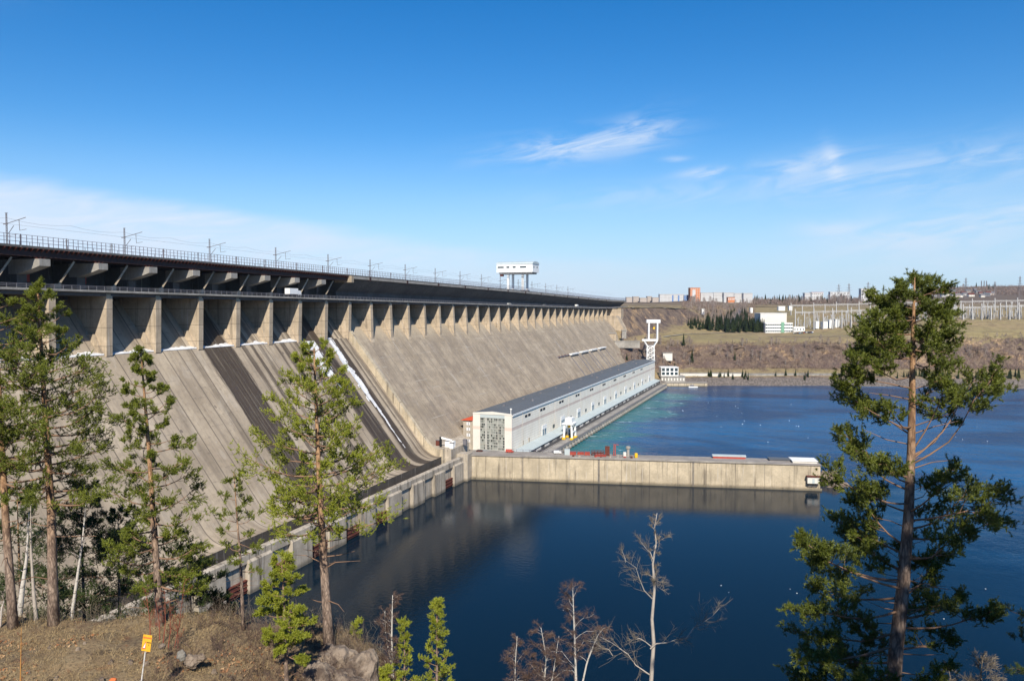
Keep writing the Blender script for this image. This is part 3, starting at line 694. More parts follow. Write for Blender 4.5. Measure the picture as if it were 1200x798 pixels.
ice(PY(5) + .8, PY(5) + 12.5, .5, 36, lambda a, t: 1.05 - .95 * t ** 1.5 - 1.1 * abs(a - (.42 + .12 * t)) + .25 * (1 - t), 'broad white ice stream on the dark spillway strip, the shorter one', 1)
ice(PY(6) + .6, PY(6) + 7.2, .5, 70, lambda a, t: 1.0 - .75 * max(0, t - .45) * 1.6 - 1.35 * abs(a - (.42 + .2 * t)), 'long narrow white ice stream on the spillway nearest the training wall', 5)
sn = MB()
for i in range(-5, 7):
    if i == 5: continue
    a, b = PY(i) + 1.4, PY(i + 1) - 1.6; rows_ = []
    if i == 6: b = a + 5
    for k in range(17):
        y = a + (b - a) * k / 16; hgt = .12 + .45 * max(0, nz(y * .3, 2.2) + .25) + (.18 if k > 8 else 0)
        rows_.append([(-226.8, y, 75.02), (-227.0, y, 75.3 + .4 * hgt), (-228.0, y, 75.3 + hgt), (-229.3, y, 75.4 + 1.3 * hgt), (-229.6 - .2 * hgt, y, 75.6 + 1.6 * hgt)])
    sn.grid(rows_[::-1])
tag(sn.build('snow_drift', M['snow'], smooth=True), 'thin white snow lying along the ledge under the piers', 'snow', kind='stuff')

# ------------------------------------------------------------------ stilling wall beside the pool
XW = -163.6
sw = thing('spillway_wall', 'long pale concrete toe wall with pilasters and rusty gates beside the dark pool', 'wall', (XW, 250, 0))
Yj = 372.0
mb = MB(); mb.prism([(XW - 2.6, -6), (XW - .9, -6), (XW - .9, 9.2), (XW, 9.9), (XW, 12.7), (XW - .3, 13.0), (XW - 2.3, 13.0), (XW - 2.6, 12.7)], 'y', Y0, Yj - .02)
mb.build('wall', M['wallc'], sw)
MB().bx(toe_x + .02, XW - 2.62, Y0, Yj - 1, 5, 9.6).build('trough_floor', M['darkc'], sw)
SEC = 22.4; ybase = 153.0
k = 0; y = ybase - SEC * 3
gates = {2, 4, 5, 8}
while y < Yj - 8:
    p = MB().bx(XW - .92, XW + .85, y, y + 11.5, -6, 10.2); p.prism([(XW - .9, 10.2), (XW + .85, 10.2), (XW + .01, 10.9), (XW - .9, 10.9)], 'y', y, y + 11.5)
    p.build('pilaster', M['wallc'], sw)
    s_ = MB().bx(XW - .95, XW - .35, y + 11.52, y + 12.9, -6, 9.4); s_.build('slot', M['slotc'], sw)
    gate_i = int(round((y - ybase) / SEC)) + 1
    if gate_i in (2, 3, 4, 5, 6, 9):
        q = MB().bx(XW - .93, XW - .2, y + 13.2, y + SEC - .1, .5, 4.6)
        for zz in (1.4, 2.9, 4.4): q.bx(XW - .2, XW + .05, y + 13.2, y + SEC - .1, zz - .12, zz + .12)
        q.build('gate', M['rust'], sw)
    y += SEC
# ------------------------------------------------------------------ dividing wall
A = Vector((-162.3, 372.9, 0)); B = Vector((12.3, 409.9, 0)); dv = (B - A).normalized(); dn = Vector((-dv.y, dv.x, 0)); LW = (B - A).length; rot = math.atan2(dv.y, dv.x)
def wp(s, t, z): q = A + dv * s + dn * t; return Vector((q.x, q.y, z))
dw = thing('dividing_wall', 'long straight concrete dividing wall crossing the river from the power station', 'wall', (A.x, A.y, 0))
def wbox(mb, s0, s1, t0, t1, z0, z1): c = wp((s0 + s1) / 2, (t0 + t1) / 2, (z0 + z1) / 2); return mb.box(c, (s1 - s0, t1 - t0, z1 - z0), rot)
mb = MB(); wbox(mb, 0, LW, .25, 13, -8, 12.6); mb.build('wall', M['divc'], dw)
mb = MB(); wbox(mb, -.3, LW + .3, -.25, 13.2, 12.604, 13.0); mb.build('coping', M['apron'], dw)
mb = MB(); wbox(mb, -.5, LW + .8, -.35, .248, -8, 1.1); mb.build('footing', M['divc'], dw)
mb = MB(); wbox(mb, 30, LW - 26, 0.0, .35, 13.004, 13.5); mb.build('kerb', M['deckc'], dw)
MB().bx(-167.5, -161.2, 367.6, 374.5, -6, 14.3).build('corner_block', M['wallc'], dw)
# small hut on the wall face near its end
h = thing('wall_hut', 'small white hut with a brown roof hung on the end of the dividing wall', 'hut', wp(LW - 4, -2, 4))
mb = MB(); wbox(mb, LW - 6.6, LW - 1.0, -2.2, -.4, 4.0, 7.2); mb.build('body', M['wcon'], h)
mb = MB(); wbox(mb, LW - 7.0, LW - .6, -2.6, -.36, 7.204, 7.7); mb.build('roof', M['rust'], h)
mb = MB()
for q in (LW - 6, LW - 3.8, LW - 1.6): mb.bar(wp(q, -2.1, 3.95), wp(q, -.4, 2.2), .25)
mb.bar(wp(LW - 6, -.5, 2.2), wp(LW - 1.6, -.5, 2.2), .2); mb.build('support', M['steel'], h)
mb = MB(); wbox(mb, LW - 4.4, LW - 3.2, -2.24, -2.19, 4.1, 6.4); mb.build('door', M['bluer'], h)
for q in (LW - 62, LW - 110, LW - 150):
    la = thing('wall_ladder', ['steel ladder on the dividing wall nearest its tip', 'steel ladder in the middle of the dividing wall', 'steel ladder on the dividing wall nearest the power station'][[62, 110, 150].index(int(round(LW - q)))], 'ladder', wp(q, -.4, 0))
    mb = MB()
    for e in (-.3, .3): mb.bar(wp(q + e, -.42, .2), wp(q + e, -.42, 13.3), .1)
    for k in range(18): mb.bar(wp(q - .3, -.42, .8 + .7 * k), wp(q + .3, -.42, .8 + .7 * k), .08)
    mb.build('rungs', M['steel'], la)
# things on the dividing wall
def shed(s0, s1, t0, t1, hgt, m, m2, name, label, cat):
    o = thing(name, label, cat, wp(s0, t0, 13)); mb = MB(); wbox(mb, s0, s1, t0, t1, 13.0, 13 + hgt); mb.build('body', m, o)
    mb = MB(); wbox(mb, s0 - .4, s1 + .4, t0 - .4, t1 + .4, 13 + hgt + .004, 13.3 + hgt); mb.build('roof', m2, o); return o
def ws(px, py=537):                   # place along the wall top seen at a photo column
    v = ray(px, py); d = (13 - EYE) / v.z; q = v * d; return (Vector((q.x, q.y, 0)) - A).dot(dv)
shed(ws(931, 544), LW - .8, 3.5, 12, .9, M['wcon'], M['white'], 'low_shed', 'long low white roofed shed on the far tip of the dividing wall', 'shed')
s0, s1 = ws(838, 541), ws(877, 542)
o = thing('red_barge', 'long low red pontoon lying along the back edge of the dividing wall', 'barge', wp(s0, 11, 13))
mb = MB(); wbox(mb, s0, s1, 9.8, 12.4, 13.01, 14.0); mb.build('hull', M['redp'], o)
mb = MB(); wbox(mb, s0 - .3, s1 + .3, 9.6, 12.6, 14.004, 14.7); mb.build('deck', M['bluer'], o)
shed(ws(905, 543), ws(930, 543) - .6, 7, 12, .7, M['steel'], M['roof'], 'steel_stack', 'grey stack of steel plates beside the low shed on the dividing wall', 'steel stack')
def crate(px, w_, dpt, hgt, m, label, name='container', cat='container', ribs=True, t=8.5):
    p = wp(ws(px, 536) , t, 13.02); o = thing(name, label, cat, p); MB().box((p.x, p.y, p.z + hgt / 2), (w_, dpt, hgt), rot).build('body', m, o)
    if ribs:
        mb = MB(); n = max(2, int(w_ / .7))
        for k in range(n + 1):
            q = p + dv * (-w_ / 2 + w_ * k / n) - dn * (dpt / 2); mb.box((q.x, q.y, q.z + hgt / 2), (.12, .14, hgt * .98), rot)
        for zz in (.06, hgt - .06): q = p - dn * (dpt / 2); mb.box((q.x, q.y, q.z + zz), (w_ + .1, .18, .12), rot)
        mb.build('rib', M['rust'], o)
    return o
def frame_thing(px, w_, dpt, hgt, m, label, name, cat, t=9.5, nx=4, nzv=2):
    c = wp(ws(px, 536), t, 13.02); o = thing(name, label, cat, c); mb = MB()
    for a in range(nx + 1):
        for b in (0, 1): q = c + dv * (-w_ / 2 + w_ * a / nx) + dn * (dpt * (b - .5)); mb.bar(q, q + Vector((0, 0, hgt)), .16)
    for k in range(1, nzv + 1):
        for b in (0, 1): q = c + dn * (dpt * (b - .5)) + Vector((0, 0, hgt * k / nzv)); mb.bar(q - dv * w_ / 2, q + dv * w_ / 2, .16)
        for a in (0, nx): q = c + dv * (-w_ / 2 + w_ * a / nx) + Vector((0, 0, hgt * k / nzv)); mb.bar(q - dn * dpt / 2, q + dn * dpt / 2, .16)
    for a in range(nx): q = c - dn * dpt / 2 + dv * (-w_ / 2 + w_ * a / nx); mb.bar(q, q + dv * (w_ / nx) + Vector((0, 0, hgt)), .12)
    mb.build('lattice', m, o); MB().box((c.x, c.y, c.z + hgt * .45), (w_ * .9, dpt * .8, .2), rot).build('deck', M['rust'], o); return o
crate(670, 3.6, 2.2, 1.5, M['redp'], 'faded red steel container nearest the pale blue box tank on the dividing wall')
crate(679.5, 3.4, 2.0, 1.3, M['redp'], 'faded red container in the middle of the red steel on the dividing wall', t=9.5)
crate(687.5, 2.8, 2.0, 1.6, M['redp'], 'faded red container next to the dark red scaffold')
frame_thing(700, 6.4, 3, 2.4, M['rust'], 'open dark red steel scaffold on the dividing wall', 'red_scaffold', 'scaffold', 9)
crate(704, 5.5, 2.0, .9, M['redp'], 'low red steel platform in front of the dark red scaffold', 'steel_platform', 'platform', True, 6.2)
crate(711.5, 2.3, 1.4, 5.0, M['rust'], 'tall upright dark red steel panel standing on the dividing wall', 'standing_plate', 'plate', True, 8.5)
p = wp(ws(720, 536), 9, 13.02); o = thing('red_hoist', 'thin red hoist mast with a short jib on the dividing wall', 'hoist', p); mb = MB()
for ax, ay in ((-.5, -.5), (.5, -.5), (.5, .5), (-.5, .5)): mb.bar(p + Vector((ax, ay, 0)), p + Vector((ax * .6, ay * .6, 6)), .18)
for zz in range(6): mb.bar(p + Vector((-.5, -.5, zz)), p + Vector((.5, -.5, zz + 1)), .12); mb.bar(p + Vector((.5, -.5, zz)), p + Vector((.5, .5, zz + 1)), .12)
mb.build('mast', M['redp'], o); MB().bar(p + Vector((-.6, 0, 6)), p + Vector((2.2, .5, 5.8)), .28).build('jib', M['redp'], o)
def lathe(prof, n=16):
    mb = MB(); mb.tube([(0, 0, z) for r_, z in prof], [r_ for r_, z in prof], n); return mb
def placed(mb, p): mb.v = [(x + p.x, y + p.y, z + p.z) for x, y, z in mb.v]; return mb
p = wp(ws(736, 536), 9, 13.01); o = thing('concrete_silo', 'grey cylindrical silo with a wide cap on the dividing wall', 'silo', p)
placed(lathe([(.8, 0), (.75, 3.6), (.9, 4.0)]), p).build('body', M['deckc'], o); placed(lathe([(1.25, 4.01), (1.25, 5.0), (.6, 5.3)]), p).build('cap', M['deckc'], o)
def drum(px, t, r_, hh, m, label, name='tank', cat='tank'):
    p = wp(ws(px, 537), t, 13.01); o = thing(name, label, cat, p); placed(lathe([(r_ * .9, 0), (r_, .15), (r_, hh - .15), (r_ * .9, hh), (r_ * .5, hh + .2)]), p).build('body', m, o); placed(lathe([(r_ * .3, hh + .21), (r_ * .3, hh + .45)], 8), p).build('lid', M['steel'], o)
drum(732, 7, .9, 2.3, M['wcon'], 'cream barrel shaped tank left of the grey silo'); drum(745.5, 5.5, .85, 2.2, M['yellow'], 'yellow tank standing right of the grey silo')
drum(739.5, 5.5, .7, 1.1, M['steel'], 'short grey drum at the foot of the silo', 'drum', 'drum'); drum(724, 5.5, .6, 1.2, M['deckc'], 'short pale drum left of the cream tank', 'drum', 'drum')
o = crate(663.5, 2.8, 2.6, 2.9, M['bluer'], 'pale blue grey box tank beside the white truck', 'box_tank', 'tank', False)
# railing pieces / rubble on the wall
mb = MB()
for s in np.arange(20, 100, 3.5): mb.bar(wp(s, 12.6, 13), wp(s, 12.6, 14.2), .15)
mb.bar(wp(20, 12.6, 14.15), wp(99, 12.6, 14.15), .15); tag(mb.build('wall_railing', M['rail']), 'low post railing along the river edge of the dividing wall', 'railing')
for k in range(9):
    s = ws(672 + 8.4 * k); p = wp(s + rnd.uniform(-1, 1), rnd.uniform(2.5, 5.5), 13.0); hh = rnd.uniform(.4, .9)
    o = MB().box((p.x, p.y, p.z + hh / 2 + .01), (rnd.uniform(.7, 1.6), rnd.uniform(.6, 1.2), hh), rnd.uniform(0, 3)).build('scrap_crate', [M['rust'], M['ply'], M['deckc'], M['redp']][k % 4])
    tag(o, 'small scrap crate lying among the red steel on the dividing wall', 'crate', 'scrap crates on the dividing wall')

# ------------------------------------------------------------------ vehicles
def vehicle(kind, p, rz, body_m, label, cat, sc_=1.0, group=None):
    o = thing(kind, label, cat, (0, 0, 0), group)
    if kind == 'parked_car':
        MB().prism([(-2.2, .35), (2.2, .35), (2.25, .8), (1.3, .95), (-2.15, .98), (-2.25, .6)], 'y', -.85, .85).build('body', body_m, o)
        MB().prism([(-1.7, .96), (1.2, .96), (.55, 1.45), (-1.25, 1.48)], 'y', -.76, .76).build('cabin', M['glass'], o); wr, wx = .33, 1.35
    elif kind == 'van':
        MB().prism([(-2.6, .4), (2.6, .4), (2.65, 1.1), (1.9, 1.3), (1.45, 2.1), (-2.6, 2.15)], 'y', -.95, .95).build('body', body_m, o)
        MB().prism([(1.98, 1.27), (1.55, 2.02), (1.50, 2.0), (1.9, 1.28)], 'y', -.85, .85).build('windscreen', M['glass'], o); wr, wx = .36, 1.6
    else:                               # truck with a box body
        MB().bx(-4.2, 1.6, -1.2, 1.2, 1.1, 3.6).build('cargo_box', body_m, o)
        MB().prism([(1.75, .7), (3.9, .7), (3.95, 1.7), (3.5, 2.7), (1.75, 2.75)], 'y', -1.1, 1.1).build('cab', M['white'] if body_m is not M['redp'] else M['redp'], o)
        MB().prism([(3.96, 1.75), (3.55, 2.6), (3.5, 2.58), (3.9, 1.72)], 'y', -1.0, 1.0).build('windscreen', M['glass'], o)
        MB().bx(-4.2, 3.8, -.5, .5, .72, 1.08).build('chassis', M['dark'], o); wr, wx = .5, 2.7
    for sx in (-wx, wx):
        for sy in (-1, 1):
            w_ = .86 if kind == 'parked_car' else (.95 if kind == 'van' else 1.1)
            MB().tube([(sx, sy * (w_ - .25), wr), (sx, sy * (w_ + .03), wr)], wr, 12).build('wheel', M['dark'], o)
    o.location = p; o.rotation_euler = (0, 0, rz); o.scale = (sc_,) * 3
    return o
yv = YP0 + 22.08 * 4.85
vehicle('truck', (-227.2, yv, zlow(yv) + .02), R(90), M['white'], 'white box truck driving on the road deck of the dam', 'truck', 1.15)
vehicle('truck', (-228, 161.0, zlow(161) + .02), R(90), M['redp'], 'red truck on the road deck at the near end of the dam', 'truck', .7)
for yv, m, l in ((604, M['white'], 'white car on the dam road beyond the rooftop crane'), (700, M['steel'], 'grey car on the dam road towards the far end'), (815, M['white'], 'white van on the dam road near its far end')):
    vehicle('parked_car' if 'car' in l else 'van', (-226.4, yv, zlow(yv) + .02), R(90), m, l, 'car' if 'car' in l else 'van', 1.25)
vehicle('van', wp(ws(595, 533), 9.5, 13.02), R(15), M['redp'], 'red van parked at the corner of the power station', 'van', .8)
vehicle('parked_car', wp(ws(558, 533), 9.8, 13.02), R(8), M['rust'], 'dark red car parked under the glazed end wall', 'car', .8)
vehicle('truck', wp(ws(652, 535), 9.5, 13.02), R(25), M['white'], 'white truck parked beside the pale blue box tank', 'truck', .5)

# ------------------------------------------------------------------ power station
X0, X1, YA, YB, ZB, ZR = -175.0, -151.0, 407.0, 876.0, 9.0, 30.0
ph = thing('power_station', 'very long pale power station hall with dark grey roof at the foot of the dam', 'power station', ((X0 + X1) / 2, (YA + YB) / 2, ZB))
MB().bx(X1 - .6, X1, YA + .62, YB, ZB, ZR).build('long_wall', M['panel'], ph)
MB().bx(X0, X0 + .6, YA + .62, YB, ZB, ZR).build('dam_side_wall', M['panel'], ph)
xc = (X0 + X1) / 2
e = MB().bx(X0, X0 + 4.4, YA, YA + .6, ZB, ZR); e.bx(X1 - 4.4, X1, YA, YA + .6, ZB, ZR)
e.prism([(X0, ZR + .02), (X1, ZR + .02), (X1, ZR + .7), (xc, ZR + 1.7), (X0, ZR + .7)][::-1], 'y', YA - .15, YA + .6)
e.build('end_wall', M['wcon'], ph)
MB().prism([(X0 + 4.42, ZR - 2.0), (X1 - 4.42, ZR - 2.0), (X1 - 4.42, ZR), (X0 + 4.42, ZR)], 'y', YA + .1, YA + .5).build('end_lintel', M['bluer'], ph)
b2 = MB().bx(X0 - .02, X0 + 4.38, YA - .03, YA - .004, 21.2, 22.9); b2.bx(X1 - 4.38, X1 + .02, YA - .03, YA - .004, 21.2, 22.9); b2.build('end_band', mat('pink_band', (.62, .50, .43)), ph)
MB().bx(X0 + .3, X1 - .3, YB - .5, YB - .02, ZB, ZR).build('far_wall', M['panel'], ph)
MB().prism([(X0 - .4, ZR + .03), (X1 + .5, ZR + .03), (X1 + .5, ZR + .5), (xc, ZR + 1.45), (X0 - .4, ZR + .5)][::-1], 'y', YA + .62, YB + .3).build('roof', M['roof'], ph)
ev = MB().bx(X1 + .05, X1 + .6, YA + .62, YB, ZR - .55, ZR - .02); ev.bx(X1 + .52, X1 + .62, YA + .62, YB, ZR, ZR + .62); ev.build('eave', M['white'], ph)
gx0, gx1, gz0, gz1 = X0 + 4.42, X1 - 4.42, ZB + .5, ZR - 2.02
def panes(g):
    x, y, z = g.xyz(g.pos())[:3]; n_ = g.n.new('ShaderNodeTexWhiteNoise'); g.put(n_.inputs['Vector'], g.comb(g.m('FLOOR', g.m('DIVIDE', g.m('SUBTRACT', x, gx0), (gx1 - gx0) / 14)), 0, g.m('FLOOR', g.m('DIVIDE', g.m('SUBTRACT', z, gz0), (gz1 - gz0) / 12))))
    return {'Base Color': g.mix(g.ss(n_.outputs[0], .25, .7), (.03, .04, .038), (.30, .32, .29)), 'Roughness': .2}
wn = MB().bx(gx0, gx1, YA + .42, YA + .55, ZB, gz1).build('glazed_front', mat('end_panes', panes, .2), ph)
fr = MB(); nc, nr = 14, 12
for k in range(nc + 1):
    x = gx0 + (gx1 - gx0) * k / nc; ww = .3 if k % 3 == 0 else .13; fr.bx(x - ww / 2, x + ww / 2, YA + .2, YA + .415, gz0, gz1)
for k in range(nr + 1):
    z = gz0 + (gz1 - gz0) * k / nr; ww = .42 if k % 2 == 0 else .2; fr.bx(gx0, gx1, YA + .22, YA + .41, z - ww / 2, z + ww / 2)
fr.bx(gx0 + 3.0, gx0 + 4.2, YA + .15, YA + .4, gz0, gz1); fr.bx(gx1 - 4.4, gx1 - 3.8, YA + .15, YA + .4, gz0, gz1)
frame = fr.build('mullions', M['frameg'], wn)
for k in range(10):
    y = 463.5 + 41.5 * (k - 1) if k else 434.5
    v = MB().bx(X1 + .0, X1 + .12, y - 5.0, y - .8, 25.8, 27.2); v.bx(X1, X1 + .12, y + .8, y + 5.0, 25.8, 27.2); v.build('vent', M['dark'], ph)
for k in range(10):
    y = 466.7 + 41.7 * k
    hd = MB().bx(X1, X1 + .25, y - 4.6, y + 4.6, 13.6, 16.2); wd = hd.build('window', M['white'], ph)
    MB().bx(X1, X1 + .18, y - 4.2, y + 4.2, 9.9, 13.59).build('pane', M['bglass'], wd)
    f = MB()
    for q in (-4.4, 0, 4.4): f.bx(X1, X1 + .26, y + q - .16, y + q + .16, 9.9, 13.58)
    f.build('frame', M['white'], wd)
    if k < 9:
        sw_ = MB().bx(X1, X1 + .16, y + 18.5, y + 22.5, 11.2, 13.4).build('small_window', M['glass'], ph)
        MB().bx(X1, X1 + .2, y + 20.3, y + 20.7, 11.2, 13.4).build('frame', M['deckc'], sw_)
for q in (426, 437): MB().bx(X1, X1 + .14, q - .9, q + .9, 10.2, 12.6).build('service_door', M['ply'], ph)
for k in range(12): MB().bx(xc - 5, xc - 3.6, YA + 30 + 36 * k, YA + 31.4 + 36 * k, ZR + 1.0, ZR + 1.9).build('roof_vent', M['steel'], ph)
for k in range(14): y = YA + 18 + 32.5 * k; MB().tube([(X1 + .2, y, ZR - .6), (X1 + .2, y, 9.9)], .16, 6).build('downpipe', M['galv'], ph)
for k in range(5): MB().cyl((xc + 4, YA + 60 + 85 * k, ZR + .9), .9, 1.3, 12, .7).build('roof_fan', M['steel'], ph)
rr_ = MB()
for k in range(110): y = YA + 2 + 4.2 * k; rr_.bar((X1 + .3, y, ZR + .6), (X1 + .3, y, ZR + 1.6), .08)
rr_.bar((X1 + .3, YA + 2, ZR + 1.6), (X1 + .3, YB - 3, ZR + 1.6), .08); rr_.build('roof_railing', M['steel'], ph)
lamp = MB().bx(X1 - 1, X1 - .7, YA + .7, YA + 1, ZR + .4, ZR + 3.2); lamp.bx(X1 - 1.3, X1 - .3, YA + .6, YA + 1.3, ZR + 3.2, ZR + 3.9); lamp.build('floodlight', M['white'], ph)
# gallery with a pale blue roof along the river side
ga = thing('transformer_gallery', 'low gallery with a pale blue sloping roof along the power station wall', 'gallery', (-147, 600, 4))
MB().bx(X1 + .3, -144.4, YA + 3, YB - 4, 3.9, 7.8).build('gallery_wall', M['darkc'], ga)
MB().prism([(X1 + .14, 9.4), (-143.8, 7.9), (-143.8, 8.2), (X1 + .14, 9.7)][::-1], 'y', YA + 2.6, YB - 3.5).build('roof', M['bluer'], ga)
for k in range(28):
    y = YA + 8 + 16.3 * k
    MB().bx(-144.42, -144.28, y, y + 9, 5.6, 7.1).build('louvre_panel', M['wcon'] if k % 3 else M['deckc'], ga)
# tailrace deck on piers
td = thing('tailrace_deck', 'concrete crane deck on short piers above the green tailrace water', 'deck', (-140, 600, 0))
MB().bx(-144.2, -136.5, 388.5, YB - 2, 3.0, 3.98).build('slab', M['deckc'], td)
kb = MB().bx(-137.0, -136.6, 396, YB - 4, 3.985, 4.5); kb.bx(-143.2, -142.9, 396, YB - 4, 3.985, 4.15); kb.bx(-138.4, -138.1, 396, YB - 4, 3.985, 4.15); kb.build('rail', M['steel'], td)
MB().bx(-150, -140.5, 392, YB - 3, -6, 2.98).build('back_wall', M['darkc'], td)
for k in range(68):
    y = 399 + 6.95 * k; MB().prism([(-140.5, 2.98), (-136.3, 2.98), (-135.2, 2.3), (-135.2, .9), (-136.6, .2), (-136.6, -3), (-140.5, -3)], 'y', y - 1.0, y + 1.0).build('pier', M['deckc'], td)
ap = MB(); ap.prism([(-176, 384), (-165, 384), (-148, 392), (-148, 406.9), (-176, 406.9)], 'z', -6, 8.96); tag(ap.build('station_apron', M['apron']), kind='structure')
# annex
an = thing('station_annex', 'narrow grey annex with a red roof beside the glazed end of the power station', 'annex', (-178.4, 412, ZB))
MB().bx(-181.0, X0 - .02, 406.6, 421, ZB, 26.0).build('wall', M['wallc'], an)
MB().prism([(-182.6, 26.01), (X0 - .03, 26.01), (X0 - .03, 28.4)], 'y', 405.8, 421.6).build('roof', M['redr'], an)
for z in (13.2, 16.6, 20.0, 23.2):
    a = MB().bx(-178.9, -176.6, 406.52, 406.59, z, z + 1.8).build('window', M['ice'], an); MB().bx(-177.9, -177.6, 406.49, 406.54, z, z + 1.8).build('frame', M['steel'], a)
# assembly platform between dam face and annex
pl = MB().prism([(-195, 360.9), (-167.6, 360.9), (-167.6, 384), (-176, 398), (-181.2, 406), (-181.2, 420), (-195, 440)], 'z', 4, 17.6)
tag(pl.build('service_platform', M['wallc']), kind='structure')
o = thing('white_crane_post', 'small white jib hoist standing on the platform below the training wall', 'hoist', (-176, 366, 17.6))
MB().bx(-176.5, -175.5, 365.5, 366.5, 17.6, 23).build('post', M['dark'], o); MB().bar((-176, 366, 22.6), (-170, 367, 21.2), .9).build('jib', M['white'], o); MB().bx(-174, -169, 367, 369.5, 17.6, 20.8).build('cabin', M['white'], o)
for k, (x, y) in enumerate(((-179, 369), (-168.6, 364), (-166.3, 376))):
    o = thing('platform_crate', ['dark machinery crate nearest the dam on the service platform', 'white equipment box at the edge of the service platform', 'grey equipment box beside the annex'][k], 'crate', (x, y, 17.6))
    MB().bx(x - 1, x + 1, y - .8, y + .8, 17.61, 20.4).build('body', [M['rust'], M['white'], M['steel']][k], o); MB().bx(x - 1.1, x + 1.1, y - .9, y + .9, 20.41, 20.6).build('lid', M['steel'], o)

# white gantry crane on the tailrace deck
def small_gantry(o, x, y, z, m, w_, dpt, hgt, yel=True):
    cb = MB().bx(x - w_ / 2 - 1.2, x + w_ / 2 + .8, y - dpt / 2 - 1.0, y + dpt / 2 + 1.0, z + hgt * .70, z + hgt * .76); cb.bx(x - w_ * .35, x + w_ * .42, y - dpt * .5, y + dpt * .4, z + hgt * .76, z + hgt)
    cb.build('machine_house', m, o)
    for sx in (-1, 1):
        for sy in (-1, 1):
            l = MB(); a = Vector((x + sx * w_ / 2, y + sy * dpt / 2, z)); l.bar(a + Vector((0, 0, .9)), a + Vector((-sx * .5, -sy * .4, hgt * .70)), 1.15); lg = l.build('leg', m, o)
            MB().bx(a.x - 1.1, a.x + 1.1, a.y - 1.3, a.y + 1.3, z, z + 1.2).build('bogie', M['yellow'] if yel else m, lg)
    MB().bar((x + w_ / 2, y - dpt / 2, z + hgt * .35), (x + w_ / 2, y + dpt / 2, z + hgt * .35), .8).build('tie_beam', m, o)
    hk = MB().bx(x - 1, x + .6, y - 1, y + .6, z + hgt * .52, z + hgt * .66); hk.bar((x, y, z + hgt * .66), (x, y, z + hgt * .71), .3); hk.build('hook_block', M['yellow'], o)
    MB().bx(x - w_ * .25, x + w_ * .2, y + dpt * .52, y + dpt * .56, z + 1, z + hgt * .7).build('dark_ladder', M['dark'], o)
cg = thing('gantry_crane', 'white gantry crane with yellow feet on the tailrace deck', 'crane', (-140.6, 489, 4.15)); small_gantry(cg, -140.6, 490, 4.15, M['white'], 5.6, 8.6, 14.0)
# big portal crane on the dam crest
zc = zup(662)
pcn = thing('portal_crane', 'large white portal crane standing on the crest of the dam against the sky', 'crane', (-240, 662, zc))
hs = MB().bx(-257, -222.5, 653, 671, 122.6, 130.0); hs = hs.build('machine_house', M['white'], pcn)
MB().prism([(652.6, 130.01), (671.4, 130.01), (670.6, 131.4), (666, 132.4), (658, 132.4), (653.4, 131.4)], 'x', -257.4, -222.1).build('roof', M['bluer'], hs)
for x, L in ((-253, 6), (-246, 3), (-240, 3), (-231.5, 6)):
    MB().bx(x - L / 2, x + L / 2, 652.9, 652.99, 126.6, 128.0).build('window', M['glass'], hs)
for y in (657, 666): MB().bx(-222.49, -222.4, y - 1.2, y + 1.2, 126.6, 128.2).build('window', M['glass'], hs)
MB().bx(-255, -224, 654.5, 669.5, 121.2, 122.58).build('bridge_girder', M['deckc'], pcn)
for x in (-247, -233):
    for y in (656.5, 669):
        lg = MB().bar((x, y, zc + 1.0), (x, y, 121.2), 1.8).build('leg', M['white'], pcn); MB().bx(x - 1.4, x + 1.4, y - 2.6, y + 2.6, zc + .02, zc + 1.3).build('bogie', M['steel'], lg)
MB().bx(-254.6, -251.8, 655, 658, 119.2, 121.18).build('operator_cab', M['rust'], pcn)

mb = MB()
for x in np.arange(-257, -222, 2.4): mb.bar((x, 652.4, 121.6), (x, 652.4, 122.8), .1)
mb.bar((-257, 652.4, 122.8), (-222.5, 652.4, 122.8), .1); mb.bx(-257.2, -222.3, 651.9, 652.9, 121.3, 121.5); mb.build('walkway', M['galv'], pcn)
mb = MB()
for e in (-.35, .35): mb.bar((-233 + e, 655.1, zc + .5), (-233 + e, 655.1, 121.3), .12)
for k in range(26): mb.bar((-233.35, 655.1, zc + .8 + .55 * k), (-232.65, 655.1, zc + .8 + .55 * k), .08)
mb.build('ladder', M['steel'], pcn)
for y in (656.5, 669): MB().bar((-247, y, zc + 5), (-233, y, 119), .5).build('brace', M['white'], pcn) if False else None
# catenary masts along the crest
def mast(y, label):
    z = zup(y); x = -237.5; o = thing('catenary_mast', label, 'catenary mast', (x, y, z), 'railway catenary masts on the dam')
    p = MB(); H = 10.8
    for sx in (-.32, .32): p.bar((x + sx, y, z), (x + sx * .7, y, z + H), .16)
    for k in range(13): p.bar((x - .3, y, z + k * .82), (x + .3, y, z + (k + .5) * .82), .1)
    p.bx(x - .45, x + .45, y - .2, y + .2, z + H - .1, z + H); p.build('post', M['pylon'], o)
    MB().bar((x - 1.4, y, z + 7.3), (x + .4, y, z + 7.3), .3, .35).bar((x + .3, y, z + 7.4), (x + 8.6, y, z + 9.0), .17).build('cantilever_arm', M['pylon'], o)
    MB().bar((x + 5.6, y, z + 8.4), (x + 5.8, y, z + 5.0), .12).bar((x + 5.8, y, z + 5.0), (x + 8.8, y, z + 5.3), .12).bar((x + .5, y, z + 4.0), (x + 3.2, y, z + 6.6), .14).bar((x + .5, y, z + 3.4), (x + 4.6, y, z + 3.8), .1).build('registration_arm', M['pylon'], o)
    return o
